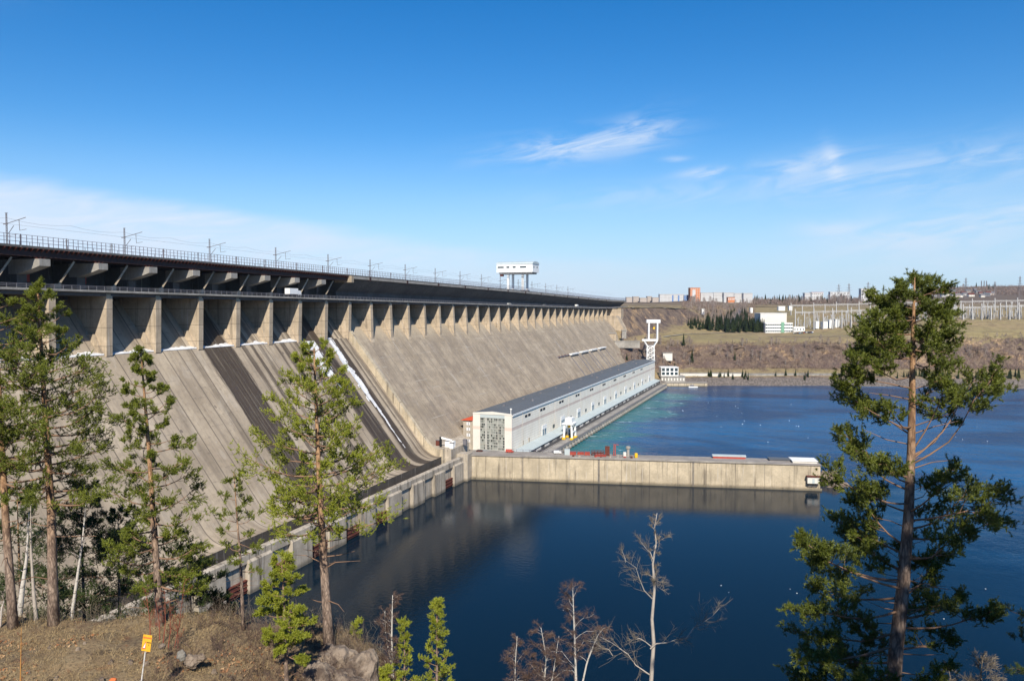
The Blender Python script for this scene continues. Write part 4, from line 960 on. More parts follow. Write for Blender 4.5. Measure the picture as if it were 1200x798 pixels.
def crest_wires():
    o = thing('overhead_wires', 'thin overhead railway wires strung between the catenary masts', 'wires', (-230, 500, 110)); ys = [Y0 + 22.0 * k for k in range(44)]
    for nm, x, dz, sag in (('contact_wire', -229.6, 6.4, 0), ('carrier_wire', -229.8, 8.2, .9)):
        mb = MB()
        for a, b in zip(ys, ys[1:]):
            P_ = [Vector((x, a + (b - a) * t / 4, zup(a + (b - a) * t / 4) + dz - sag * math.sin(t / 4 * math.pi))) for t in range(5)]
            for p, q in zip(P_, P_[1:]): mb.bar(p, q, .05)
        mb.build(nm, M['pylon'], o)
crest_wires()
ORD = ['nearest', 'second', 'third', 'fourth', 'fifth', 'sixth', 'seventh', 'eighth', 'ninth', 'tenth', 'eleventh', 'twelfth', 'thirteenth', 'fourteenth', 'fifteenth', 'sixteenth']
mpx = [12, 149, 248, 325, 386, 435, 476, 511, 540, 565, 587, 608, 624, 640, 653, 666]
for k, px in enumerate(mpx):
    dd = 253.0 * 900 / (934 - px); y = dd * math.cos(TH) + (px - 600) / 900 * dd * math.sin(TH)
    mast(y, f'tall lattice catenary mast on the crest of the dam, {ORD[k]} from the left')
for k, y in enumerate([182, 199, 218, 243, 262, 286, 306, 331, 354, 378, 402, 428]):
    z = zup(y); o = MB().bx(-240.2, -239.9, y - .12, y + .12, z, z + 4.8).bx(-240.5, -239.6, y - .2, y + .2, z + 3.9, z + 4.1).build('signal_post', M['pylon'])
    tag(o, 'short dark signal post behind the bridge railing', 'post', 'short posts on the rail deck')

# bulkhead tracks on the far part of the dam face: white ledges
for k in range(4):
    y = 720 + k * 38; z = 45.5; x = -227 + .8 * (75 - z)
    o = thing('face_ledge', ['first of the four white ledges on the dam face from the left', 'second of the four white ledges on the dam face', 'third of the four white ledges on the dam face', 'last of the four white ledges on the dam face, nearest the far bank'][k], 'ledge', (x, y, z), 'white ledges on the dam face')
    MB().bx(x - .5, x + 2.6, y - 14, y + 14, z, z + 1.2).build('slab', M['white'], o)
    for q in (-13, 13): MB().bar((x + .6, y + q, z - .6), (x + .6 + .8 * 22, y + q, z - 22.6), 1.0, .9).build('guide_rail', M['steel'], o)
MB_ = thing('face_pipe', 'short dark pipe line on the dam face left of the white ledges', 'pipe', (-203, 690, 45))
MB().tube([(-203.0, 668, 45.6), (-203.0, 704, 45.6)], .7, 8).build('body', M['steel'], MB_); mb = MB()
for q in (672, 682, 692, 702): mb.bx(-204.4, -202.4, q - .6, q + .6, 44.3, 46.6)
mb.build('clamp', M['rust'], MB_)

# ------------------------------------------------------------------ far end: tower, control house, quay
p = at(762, 420, 900); zb = 18.0
tw_ = thing('hoist_tower', 'white lattice tower carrying a small white portal behind the power station', 'tower', (p.x, p.y, zb)); r2 = rgt; f2 = fwd
def tl(u, d, z): q = p + r2 * u + f2 * d; return Vector((q.x, q.y, z))
zt = at(762, 399, 900).z; z3 = at(762, 374.5, 900).z; lat = MB(); W = 4.6
cr = [(-W, -3), (W, -3), (W, 3), (-W, 3)]
for (u, d) in cr: lat.bar(tl(u, d, zb), tl(u * .85, d, zt - 6), .95)
zs = [zb + (zt - 6 - zb) * k / 5 for k in range(6)]
for k in range(5):
    for a in range(4):
        (u0, d0), (u1, d1) = cr[a], cr[(a + 1) % 4]; lat.bar(tl(u0, d0, zs[k]), tl(u1, d1, zs[k + 1]), .55); lat.bar(tl(u1, d1, zs[k]), tl(u0, d0, zs[k + 1]), .55); lat.bar(tl(u0, d0, zs[k + 1]), tl(u1, d1, zs[k + 1]), .55)
for (u, d) in cr: lat.bar(tl(u * .85, d, zt - 6), tl(u * 1.7, d, zt - .2), 1.0)
lat.build('lattice', M['white'], tw_)
mb = MB(); mb.bar(tl(-10, 0, zt), tl(8, 0, zt), 7, 1.2); mb.bar(tl(-10.3, -3.2, zt + 1.4), tl(8, -3.2, zt + 1.4), .3, .8); mb.build('platform', M['white'], tw_)
mb = MB()
for u in (-1, 9): mb.bar(tl(u - 1, -2, zt + .6), tl(u - 1, -2, z3 - 4), 1.5); mb.bar(tl(u - 1, 2.4, zt + .6), tl(u - 1, 2.4, z3 - 4), 1.5)
mb.build('portal_leg', M['white'], tw_)
mb = MB(); mb.bar(tl(-5, 0, z3 - 2), tl(11, 0, z3 - 2), 6.0, 3.8); mb.build('portal_house', M['white'], tw_)
MB().bar(tl(3, 0, z3 - 10), tl(5, 0, z3 - 10), 2, 2.6).build('hook_block', M['yellow'], tw_)
MB().bar(tl(-7, 0, zt + .7), tl(-5, 0, zt + .7), 2.4, 5).build('winch', M['dark'], tw_)
def fbox(mb, px0, px1, y0, y1, d, dep):  # upright box facing the camera side, from px extents at depth d
    a = at(px0, y1, d); b = at(px1, y0, d); w_ = (b - a).dot(rgt); c = a + rgt * (w_ / 2) + fwd * (dep / 2)
    return mb.box((c.x, c.y, (a.z + b.z) / 2), (w_, dep, b.z - a.z), TH)
def block(name, label, cat, px0, px1, y0, y1, d, dep, m, rows=0, cols_=0, roof_m=None, win=None, group=None, door=None, wh=.5, ww=.6, sink=4):
    a = at((px0 + px1) / 2, y1, d); o = thing(name, label, cat, a, group); mb = MB(); fbox(mb, px0, px1, y0, y1, d, dep)
    s = d / 900
    a_ = at(px0, y1, d); mb.v = [(x, y, z - sink if z < (at(px0, y1, d).z + .01) else z) for x, y, z in mb.v]
    mb.build('wall', m, o)
    rf = MB(); fbox(rf, px0 - .5 / s * .9, px1 + .5 / s * .9, y0 - .7 / s, y0 - .02, d - .5, dep + 1); rf.build('roof', roof_m or M['white'], o)
    for r_ in range(rows):
        wm = MB()
        for c in range(cols_):
            cx = px0 + (px1 - px0) * (c + .5) / cols_; cy = y0 + (y1 - y0) * (r_ + .5) / rows; hw = (px1 - px0) / cols_ * ww / 2; hh = (y1 - y0) / rows * wh / 2
            fbox(wm, cx - hw, cx + hw, cy - hh, cy + hh, d - .15, .2)
            if rows * cols_ <= 40: wm.build('window', win or M['glass'], o); wm = MB()
        if rows * cols_ > 40: wm.build('window_row', win or M['glass'], o)
    return o
block('control_house', 'white control house with dark windows on the far quay beside the power station', 'building', 775, 795, 431, 440, 884, 14, M['white'], 2, 4, M['white'], M['glass'], wh=.75, ww=.72, sink=2)
block('pump_building', 'grey concrete base building under the white control house', 'building', 774.5, 803, 441.5, 447.5, 881, 16, M['deckc'], 1, 8, M['deckc'], M['wcon'], wh=.5, ww=.4, sink=2)
block('quay', 'low concrete quay on the far shore beyond the power station', 'quay', 772, 829, 449, 453, 877, 10, M['divc'], roof_m=M['apron'], sink=6)
lw = block('boundary_wall', 'long low white wall along the foot of the far cliff', 'wall', 797, 872, 437.6, 439.4, 905, 3, M['wcon'], roof_m=M['deckc'])
block('boundary_wall', 'white wall continuing under the cliff behind small conifers', 'wall', 874, 985, 438.4, 439.8, 905, 3, M['deckc'], roof_m=M['deckc'])
block('concrete_hut', 'small grey concrete block on the brown slope near the dam end', 'hut', 729, 734, 387.5, 393, 940, 6, M['deckc'], roof_m=M['deckc'])
block('concrete_portal', 'grey concrete portal at the lower end of the dam abutment', 'portal', 713, 722, 391, 404, 930, 12, M['pier'], roof_m=M['deckc'])
block('slope_wall', 'low concrete retaining wall across the brown slope below the portal', 'wall', 720, 750, 400, 404, 925, 3, M['deckc'], roof_m=M['deckc'])
block('tunnel_shed', 'small white shed on the cliff foot beside the tower', 'shed', 777, 788, 414, 419, 945, 6, M['wcon'], roof_m=M['deckc'])
bt = thing('motor_boat', 'small white motor boat moored at the far quay', 'boat', at(812, 453, 870)); c = at(812, 453.2, 870); c.z = 0
mb = MB(); L = [c + rgt * u for u in (-5, 3, 5.5)]
mb.prism([(-5, -1.4), (3, -1.4), (5.6, 0), (3, 1.4), (-5, 1.4)], 'z', 0, 1.2); mb.v = [tuple(c + rgt * x + fwd * y + Vector((0, 0, z - .1))) for x, y, z in mb.v]; mb.build('hull', M['white'], bt)
mb = MB().bx(-3, 1, -1, 1, 1.12, 3.0); mb.v = [tuple(c + rgt * x + fwd * y + Vector((0, 0, z - .1))) for x, y, z in mb.v]; mb.build('cabin', M['steel'], bt)

# town on the skyline
block('apartment_block', 'long white apartment block with blue stair strips left of the orange tower', 'apartment block', 773, 801, 345, 357, 1900, 16, M['panelw'], 7, 18, M['panelw'], M['steel'], wh=.34, ww=.42)
for k, (a, b) in enumerate(((787.6, 789.2), (794.6, 796.2))):
    q = MB(); fbox(q, a, b, 346, 356.5, 1899, .8); q.build('stair_strip', M['bluep'], bpy.data.objects['apartment_block'])
    bpy.data.objects['stair_strip' if k == 0 else 'stair_strip.001'].location = -ORG['apartment_block'] + ORG['apartment_block']
block('apartment_block', 'blue fronted slab between the white block and the orange tower', 'apartment block', 801.5, 808.5, 346, 356, 1920, 16, M['bluep'], 6, 4, M['panelw'], M['panelw'], wh=.3, ww=.4)
block('apartment_tower', 'tall orange brick apartment tower on the skyline', 'apartment tower', 808.8, 820.6, 337.5, 355, 1890, 22, M['orange'], 9, 5, M['orange'], M['panelw'], wh=.35, ww=.4)
q = MB(); fbox(q, 811.2, 815.2, 339.5, 354, 1889, .8); q.build('pale_front', M['panelw'], bpy.data.objects['apartment_tower'])
for k, (a, b, t, c) in enumerate(((821, 836, 343.2, 'white apartment block immediately right of the orange tower'), (836.3, 848, 342.9, 'white apartment block second right of the orange tower'), (848.3, 860, 343.2, 'white apartment block third right of the orange tower'), (860.3, 871, 343.8, 'white apartment block fourth right of the orange tower'), (871.3, 882, 343.8, 'white apartment block at the right end of the white row'))):
    block('apartment_block', c, 'apartment block', a, b, t, 353, 1900 + 12 * (k % 2), 16, M['panelw'], 6, int((b - a) / 1.3), M['panelw'], M['steel'], wh=.34, ww=.4)
for k, (a, b, t, m) in enumerate(((734, 741, 348.5, M['beige']), (742, 749, 347.8, M['beige']), (750, 758, 349.3, M['beige']), (758.5, 764, 347.5, M['beige']), (764.5, 772, 348.8, M['beige']))):
    block('apartment_block', ['beige apartment block leftmost, just past the end of the dam', 'beige block second past the dam end', 'beige block third past the dam end, lower than its neighbours', 'narrow beige block fourth past the dam end', 'beige block next to the long white block'][k], 'apartment block', a, b, t, 356, 1850 + 25 * (k % 2), 15, m, 4, 6, M['beige'], M['steel'], wh=.4, ww=.5)
block('brick_house', 'small brown brick building below the white skyline blocks', 'house', 853, 861, 348.5, 352.5, 1700, 12, M['orange'], 1, 4, M['rust'], M['panelw'])
for k, (a, b, t, bt_, d) in enumerate(((943, 950, 343.5, 347, 2050), (951, 965, 342.8, 347, 2080), (973, 996, 342.3, 346, 2150), (1009, 1027, 338.5, 349, 1950))):
    block('skyline_building', ['low white building left on the wooded skyline', 'white building with a red roof on the wooded skyline', 'long white building behind the pylons on the skyline', 'white block on the skyline behind the right pine tree'][k], 'building', a, b, t, bt_ + 3, d, 14, M['panelw'], 2, 6, M['redr'] if k == 1 else M['panelw'], M['steel'], wh=.35, ww=.4)
# works office and hall on the plateau
block('works_hall', 'large plain white hall behind the office on the far plateau', 'hall', 891, 922, 367.5, 386, 1190, 30, M['wcon'], roof_m=M['white'])
of = block('works_office', 'white three storey office with a green stair strip on the far plateau', 'office', 897, 929, 378.8, 390, 1150, 14, M['white'], 3, 12, M['white'], M['glass'], wh=.42, ww=.82)
q = MB(); fbox(q, 915.4, 919.2, 377.5, 390, 1149, 1.2); q.build('stair_strip', M['greenp'], of)
block('office_wing', 'low white wing at the right end of the three storey office', 'office', 930, 943, 383.5, 388.5, 1150, 12, M['white'], 1, 4, M['white'], M['glass'], wh=.4, ww=.4)
for k, (a, b, t, c) in enumerate(((956, 960, 377, 382), (963, 970, 377.3, 382), (972, 976.5, 375, 381.5), (979, 984, 374.5, 382))):
    block('switch_house', ['small white switch house nearest the office in the substation', 'wide white switch house in the substation', 'narrow white switch house in the middle of the substation', 'tall white switch house at the right of the substation row'][k], 'switch house', a, b, t, c, 1160, 6, M['white'], roof_m=M['white'])
block('long_shed', 'small white shed left of the upper line on the far slope', 'shed', 912.5, 920, 359.2, 361.8, 1500, 8, M['white'], roof_m=M['white'])
block('long_shed', 'white box at the left end of the upper white line', 'shed', 925, 928.5, 358.8, 361.6, 1500, 8, M['white'], roof_m=M['white'])
block('white_tank_house', 'small bright white house among the bare trees on the slope', 'house', 822.5, 825.5, 362.5, 366, 1300, 7, M['white'], roof_m=M['white'])
block('white_tank_house', 'small white hut right of the hill road', 'house', 879.5, 882.2, 361, 364.5, 1500, 7, M['white'], roof_m=M['white'])
cols_c = [M['white'], M['steel'], M['dark'], M['redp'], M['bluep']]
for k in range(16):
    px = 931 + 1.45 * k + rnd.uniform(-.3, .3); d = 1128 - rnd.uniform(0, 14); z = far_ground(px, d) + .1
    c = gd(px, d, z); vehicle('parked_car', c, TH + R(90 + rnd.uniform(-10, 10)), cols_c[k % 5], 'car parked in the lot beside the works office', 'car', 1.15, 'cars parked by the works office')
# substation portals
def portal(px0, px1, yb, d, label, group, row):
    a = at(px0, yb, d); b = at(px1, yb, d); ga_ = far_ground(px0, d); o = thing('switchyard_gantry', label, 'gantry', (a.x, a.y, ga_), group)
    mb = MB(); w_ = 1.5
    for off in (-.9, .9):
        mb.bar(a + fwd * off, b + fwd * off, .55); mb.bar(a + fwd * off + Vector((0, 0, 1.7)), b + fwd * off + Vector((0, 0, 1.7)), .55)
    n = 12
    for k in range(n):
        q0 = a + (b - a) * (k / n); q1 = a + (b - a) * ((k + 1) / n); up = Vector((0, 0, 1.7)); mb.bar(q0 - fwd * .9 + (up if k % 2 else up * 0), q1 - fwd * .9 + (up * 0 if k % 2 else up), .4)
    mb.build('beam', M['galv'], o)
    for t in (0.0, .5):
        q = a + (b - a) * t; zg = far_ground(px0 + (px1 - px0) * t, d) - 2
        l = MB().bar((q.x - 1.6 * fwd.x, q.y - 1.6 * fwd.y, zg), q + Vector((0, 0, 2.5 + (3 if t == 0 else 0))), 1.2).bar((q.x + 2.4 * fwd.x, q.y + 2.4 * fwd.y, zg), q, .9); l.build('post', M['galv'], o)
    ins = MB()
    for k in range(5): q = a + (b - a) * ((k + .5) / 5); ins.bar(q, q - Vector((0, 0, 3.2)), .35)
    ins.build('insulator', M['galv'], o)
xs = np.linspace(932, 1216, 14)
for k in range(13): portal(xs[k], xs[k + 1], interp(xs[k], [(930, 366.8), (1200, 358.8)]), interp(xs[k], [(930, 1165), (1080, 1110), (1200, 1098)]), 'white lattice gantry frame in the front row of the substation', 'front row of substation gantries', 0)
xs = np.linspace(927, 1219, 12)
for k in range(11): portal(xs[k], xs[k + 1], interp(xs[k], [(926, 358.6), (1050, 355.5), (1200, 352.6)]), interp(xs[k], [(930, 1420), (1080, 1330), (1200, 1290)]), 'white lattice gantry frame in the rear row of the substation', 'rear row of substation gantries', 1)
eqm = None
for k in range(200):
    px = rnd.uniform(935, 1204); d = interp(px, [(930, 1170), (1080, 1108), (1200, 1098)]) + rnd.uniform(4, 90); z = far_ground(px, d); c = gd(px, d, z)
    if eqm is None:
        eqm = thing('breaker_post', 'pale switchgear column standing among the substation gantries', 'switchgear', (0, 0, 0), 'switchgear columns in the substation')
        MB().bx(-1.2, 1.2, -.8, .8, -1, 2.4).build('plinth', M['deckc'], eqm); placed(lathe([(.45, 2.41), (.35, 7), (.6, 8), (.3, 9.5)], 8), Vector((0, 0, 0))).build('insulator', M['galv'], eqm); MB().bar((-1.5, 0, 9.5), (1.5, 0, 9.5), .4).build('terminal', M['galv'], eqm); eqm.location = c
    else: dup(eqm, c, rnd.uniform(0, 3), (lambda q: (q, q, q * rnd.choice([1, 1.2, 1.9])))(rnd.uniform(.8, 1.3)))
for k, px in enumerate((1011, 1018, 1025)):
    d = 1060; z = far_ground(px, d); c = gd(px, d, z); o = thing('line_support', ['left of three white A shaped supports in front of the substation', 'middle of three white A shaped supports in front of the substation', 'right of three white A shaped supports in front of the substation'][k], 'line support', c)
    t = c + Vector((0, 0, 18)); MB().bar(c - rgt * 3.5 - Vector((0, 0, 1)), t, .9).bar(c + rgt * 3.5 - Vector((0, 0, 1)), t, .9).build('legs', M['galv'], o); MB().bar(c - rgt * 1.6 + Vector((0, 0, 9)), c + rgt * 1.6 + Vector((0, 0, 9)), .6).build('cross_tie', M['galv'], o)
# pylons and poles
def pylon(px, ytop, d, label, wid=5.0):
    z0 = far_ground(px, d) - 1; t = at(px, ytop, d); H = t.z - z0; c = Vector((t.x, t.y, z0)); o = thing('power_pylon', label, 'pylon', c, 'power line pylons on the skyline'); mb = MB(); th = .24 * d / 900 * .9
    for su in (-1, 1):
        for sd in (-1, 1): mb.bar(c + rgt * su * wid / 2 + fwd * sd * wid / 2, c + rgt * su * .7 + Vector((0, 0, H)), th)
    for k in range(6):
        a, b = k / 6, (k + 1) / 6; wa = wid / 2 * (1 - a) + .7 * a; wb = wid / 2 * (1 - b) + .7 * b; mb.bar(c + rgt * -wa + Vector((0, 0, H * a)), c + rgt * wb + Vector((0, 0, H * b)), th * .7); mb.bar(c + rgt * wa + Vector((0, 0, H * a)), c - rgt * wb + Vector((0, 0, H * b)), th * .7)
    mb.build('tower', M['pylon'], o); cr_ = MB()
    for f_, L in ((.68, 8), (.80, 6.5), (.92, 5)): cr_.bar(c - rgt * L + Vector((0, 0, H * f_)), c + rgt * L + Vector((0, 0, H * f_)), th * 1.1)
    cr_.build('crossarm', M['pylon'], o)
for px, y, d, l in ((983, 333, 1750, 'leftmost of three lattice pylons on the wooded skyline'), (995, 332, 1760, 'middle of three lattice pylons on the wooded skyline'), (1017.5, 330.5, 1650, 'tallest of three lattice pylons, nearest the right pine tree'), (1099.5, 326.5, 2100, 'lattice pylon just right of the big right pine crown'), (1132, 325.5, 2000, 'lattice pylon above the village on the skyline'), (1166, 330, 2300, 'short lattice pylon right of the three chimneys'), (1195.5, 323.5, 1900, 'tall lattice pylon at the right edge of the skyline')): pylon(px, y, d, l, 8)
for k, px in enumerate((1150.2, 1153.4, 1156.2)):
    d = 3300; z = far_ground(px, d) - 3; t = at(px, 329.2, d); o = MB().tube([(t.x, t.y, z), (t.x, t.y, t.z)], [2.3, 1.7], 8).build('chimney_stack', M['steel']); tag(o, ['left one of three far chimneys on the hill', 'middle one of three far chimneys on the hill', 'right one of three far chimneys on the hill'][k], 'chimney')
# village below the far hill
hm = [M['panelw'], M['beige'], M['wcon'], M['steel']]
vl = []
for k in range(22):
    px = 1092 + k * 3.3 + rnd.uniform(-1, 1); d = rnd.uniform(2100, 2700); z = far_ground(px, d); c = gd(px, d, z); red = k == 5
    o = thing('village_house', 'red roofed house in the far village below the wooded hill' if red else 'small pale gabled house in the far village below the wooded hill', 'house', c, None if red else 'houses of the far village')
    L = rnd.uniform(9, 20) * (1.3 if red else 1); hh = rnd.uniform(5, 8)
    mb = MB().box((c.x, c.y, c.z + hh / 2), (L, 9, hh), TH); mb.build('wall', hm[k % 4], o)
    rf = MB(); rf.prism([(-5.4, hh + .02), (5.4, hh + .02), (0, hh + 4.2)], 'x', -L / 2 - .6, L / 2 + .6); rf.v = [tuple(c + rgt * x + fwd * y + Vector((0, 0, z_))) for x, y, z_ in rf.v]; rf.build('roof', M['redr'] if red else [M['steel'], M['roof'], M['rust']][k % 3], o)
    wm = MB()
    for q in range(3): cc = c + rgt * (-L / 3 + L / 3 * q) - fwd * 4.56; wm.box((cc.x, cc.y, cc.z + hh * .55), (1.6, .15, 1.8), TH)
    wm.build('window', M['glass'], o)

# ------------------------------------------------------------------ far trees
def blades(n, c, spread, ln, wd, dirs=None, up=0.0, rs=None):
    """n thin triangles scattered round points c (k,3)"""
    rs = rs or np.random.RandomState(1); k = len(c); base = np.repeat(c, n, axis=0) + rs.normal(0, 1, (k * n, 3)) * spread
    d = rs.normal(0, 1, (k * n, 3)); d[:, 2] += up
    if dirs is not None: d = d * .75 + np.repeat(dirs, n, axis=0) * 1.35
    d /= np.linalg.norm(d, axis=1)[:, None]; s = np.cross(d, rs.normal(0, 1, (k * n, 3))); s /= np.linalg.norm(s, axis=1)[:, None]
    L = ln * rs.uniform(.65, 1.25, (k * n, 1)); return np.stack([base - s * wd / 2, base + s * wd / 2, base + d * L], axis=1)
def far_conifer(seed, H=12.0, fat=.2):
    rs = np.random.RandomState(seed); o = thing('far_conifer', '', 'conifer', (0, 0, 0))
    MB().tube([(0, 0, -1), (0, 0, H * .3), (0, 0, H * .97)], [.22, .17, .03], 5).build('trunk', M['bark'], o)
    T = []
    n = 430
    for k in range(n):
        t = rs.uniform(.04, 1) ** .8; r_ = H * fat * (1 - t) ** .85 * rs.uniform(.75, 1.2) * (1 if (t * 9) % 1 < .6 else .72) + .08; a = rs.uniform(0, 6.283); z = H * t
        tip = np.array([math.cos(a) * r_, math.sin(a) * r_, z - r_ * .25]); inn = np.array([math.cos(a) * r_ * .15, math.sin(a) * r_ * .15, z + r_ * .18]); s = np.array([-math.sin(a), math.cos(a), rs.uniform(-.4, .4)]) * (.30 + .32 * (1 - t))
        T.append([inn - s, inn + s, tip]); T.append([inn - s * .6 - np.array([0, 0, .4]), inn + s * .6 - np.array([0, 0, .4]), tip + np.array([0, 0, -.4])])
    MB().tris(np.array(T)).build('crown', M['spruce'], o); return o
def far_bare(seed, H=11.0, pale=True):
    rs = np.random.RandomState(seed); o = thing('far_bare_tree', '', 'bare tree', (0, 0, 0))
    lean = rs.uniform(-.6, .6); mb = MB().tube([(0, 0, -1), (lean * .4, 0, H * .5), (lean, .2, H)], [.2, .14, .03], 5)
    for k in range(9):
        t = rs.uniform(.35, .9); a = rs.uniform(0, 6.28); L = H * .28 * (1.2 - t); b = Vector((lean * t, 0, H * t)); mb.tube([b, b + Vector((math.cos(a) * L, math.sin(a) * L, L * 1.1))], [.07, .02], 3)
    mb.build('trunk', M['ptrunk'] if pale else M['aspen'], o)
    n = 330; t = rs.uniform(.25, 1.0, n); a = rs.uniform(0, 6.28, n); r_ = H * .26 * np.sin(np.clip((1.08 - t) * 2.2, 0, 1.57)) * rs.uniform(.1, 1, n) ** .6
    c = np.stack([np.cos(a) * r_ + lean * t, np.sin(a) * r_, H * t], 1); MB().tris(blades(1, c, .1, 1.5, .17, up=.8, rs=rs)).build('crown', M['bushg'], o); return o
CON = [far_conifer(s, 12, f) for s, f in ((1, .17), (2, .2), (3, .23))]
BAR = [far_bare(s, 11, s % 2 == 0) for s in (1, 2, 3, 4)]
used = set()
def put(protos, px, d, size, label, group=None, dz=-.2):
    k = rnd.randrange(len(protos)); p0 = protos[k]; z = far_ground(px, d) + dz; loc = gd(px, d, z); s = size / (12 if protos is CON else 11); sc3 = (s * rnd.uniform(.9, 1.25), s * rnd.uniform(.9, 1.25), s)
    if p0.name not in used:
        used.add(p0.name); o = p0; o.location = loc; o.scale = sc3; o.rotation_euler = (0, 0, rnd.uniform(0, 6))
    else: o = dup(p0, loc, rnd.uniform(0, 6), sc3)
    o['label'] = label
    if 'group' in o: del o['group']
    if group: o['group'] = group
    return o
L_ = 'dark spruce in the dense belt beside the works office'
for k in range(112):
    px = 806 + 90 * rnd.random() ** .85; d = 1160 + rnd.uniform(-4, 60); put(CON, px, d, rnd.uniform(12, 20) * (1.15 if px > 828 else .75), L_, 'spruces of the belt by the works office')
for k in range(44):
    px = rnd.uniform(836, 876); d = rnd.uniform(1240, 1500); put(CON, px, d, rnd.uniform(11, 18), 'dark conifer scattered on the slope above the spruce belt', 'conifers on the slope above the belt')
for k in range(80):
    px = (rnd.uniform(856, 1205) if k % 5 < 2 else rnd.uniform(985, 1205)) if k > 8 else rnd.uniform(828, 860); d = interp(px, [(850, 900), (1000, 899), (1100, 892), (1200, 884)]) + rnd.uniform(-3, 5); put(CON, px, d, rnd.uniform(6, 10) * (1.25 if px > 1080 else 1), 'small young spruce in the row along the far shore', 'young spruces along the far shore')
for k in range(46):
    px = rnd.uniform(884, 1030); d = rnd.uniform(1880, 2100); put(CON, px, d, rnd.uniform(13, 22), 'dark conifer of the wood on the far skyline', 'conifers of the skyline wood')
for k in range(10):
    px = rnd.uniform(1085, 1165); d = rnd.uniform(2900, 3350); put(CON, px, d, rnd.uniform(13, 22), 'dark conifer on the distant hill at the right', 'conifers on the distant hill')
for px, d, s, l in ((801.5, 985, 16, 'broad solitary spruce on the cliff edge above the control house'), (811.5, 962, 17, 'narrow solitary spruce growing on the cliff face'), (862, 962, 12, 'small solitary spruce halfway along the cliff face'), (735, 905, 9, 'lone small pine on the slope below the dam end'), (791, 930, 11, 'bushy conifer above the white control house'), (784, 925, 9, 'low conifer left of the bushy one above the control house')): put(CON, px, d, s, l)
for k in range(105):
    px = rnd.uniform(830, 1205); s = rnd.uniform(4.0, 5.5); d, z = far_station(px, s); put(BAR, px, d, rnd.uniform(6, 11) * (.65 if s > 5 else 1), 'thin bare tree clinging to the far cliff', 'bare trees on the far cliff')
for k in range(44):
    px = rnd.uniform(722, 815); s = rnd.uniform(4.1, 5.9); d, z = far_station(px, s); put(BAR, px, d, rnd.uniform(6, 12), 'bare tree on the slope round the white tower', 'bare trees round the white tower')
for k in range(60):
    px = rnd.uniform(884, 1010); d = rnd.uniform(1800, 2060); put(BAR, px, d, rnd.uniform(12, 20), 'bare birch of the wood on the far skyline', 'bare birches of the skyline wood')
for k in range(72):
    px = rnd.uniform(806, 878); d = rnd.uniform(1230, 1750); put(BAR, px, d, rnd.uniform(12, 19), 'bare birch on the slope below the white town', 'bare birches below the town')
for k in range(11):
    px = rnd.uniform(1085, 1205); d = rnd.uniform(2700, 3300); put(BAR, px, d, rnd.uniform(12, 20), 'bare tree on the distant hill at the right', 'bare trees on the distant hill')
# brush mass on the cliff
rs = np.random.RandomState(11); pts = []
for k in range(15000):
    px = rs.uniform(745, 1215); s = rs.uniform(3.7, 5.1) if px > 800 else rs.uniform(4.0, 6.0); d, z = far_station(px, s)
    q = gd(px, d, z)
    if fbm(q.x, q.z * 2 + q.y, .03, 3) > -.25: pts.append((q.x, q.y, z + .3))
c = np.array(pts); tag(tri_mesh('cliff_brush', blades(2, c, .8, 3.0, .34, up=1.6, rs=rs), M['bushp']), 'leafless brush covering the far river cliff', 'brush', kind='stuff')
pts = []
for k in range(5000):
    px = rs.uniform(1030, 1210) if k % 2 else rs.uniform(880, 1210); d = rs.uniform(2300, 3300) if px > 1085 else rs.uniform(1800, 2100); z = far_ground(px, d); q = gd(px, d, z); pts.append((q.x, q.y, z + 1.5))
tag(tri_mesh('hill_brush', blades(2, np.array(pts), 2.0, 8.0, 1.1, up=1.6, rs=rs), M['bushp']), 'leafless wood seen as one mass on the distant hill', 'brush', kind='stuff')

pts = []
for k in range(5200):
    px = rs.uniform(800, 885); d = rs.uniform(1225, 1750); q0 = gd(px, d, 0)
    if fbm(q0.x, q0.y, .012, 3) > -.12 and abs(px - (857 + (d - 1215) / 37)) > 2.6: pts.append((q0.x, q0.y, far_ground(px, d) + .8))
tag(tri_mesh('slope_brush', blades(2, np.array(pts), 1.2, 5.0, .6, up=1.6, rs=rs), M['bushp']), 'purplish leafless brush on the slope below the white town', 'brush', kind='stuff')
pts = []
for k in range(5200):
    px = rs.uniform(800, 1215); sv = rs.uniform(1.9, 3.9); d, z = far_station(px, sv); q = gd(px, d, z)
    if fbm(q.x, q.y, .05, 3) > -.05: pts.append((q.x, q.y, z + .2))
tag(tri_mesh('shore_brush', blades(2, np.array(pts), .7, 1.9, .3, up=1.2, rs=rs), M['bushp']), 'low brown brush along the far shore', 'brush', kind='stuff')
# ------------------------------------------------------------------ air
hz = MB().bx(-2500, 4200, -400, 4300, -9, 330).build('haze', bpy.data.materials.new('haze_air')); tag(hz, 'thin bluish air haze over the river valley', 'haze', kind='stuff')
hm_ = hz.data.materials[0]; hm_.use_nodes = True; hg = G(hm_.node_tree); hg.n.remove(hg.n['Principled BSDF']); pv = hg.n.new('ShaderNodeVolumePrincipled')
pv.inputs['Color'].default_value = (.66, .82, 1, 1); pv.inputs['Density'].default_value = HAZE; pv.inputs['Anisotropy'].default_value = .2
hg.l.new(pv.outputs[0], hg.n['Material Output'].inputs['Volume'])
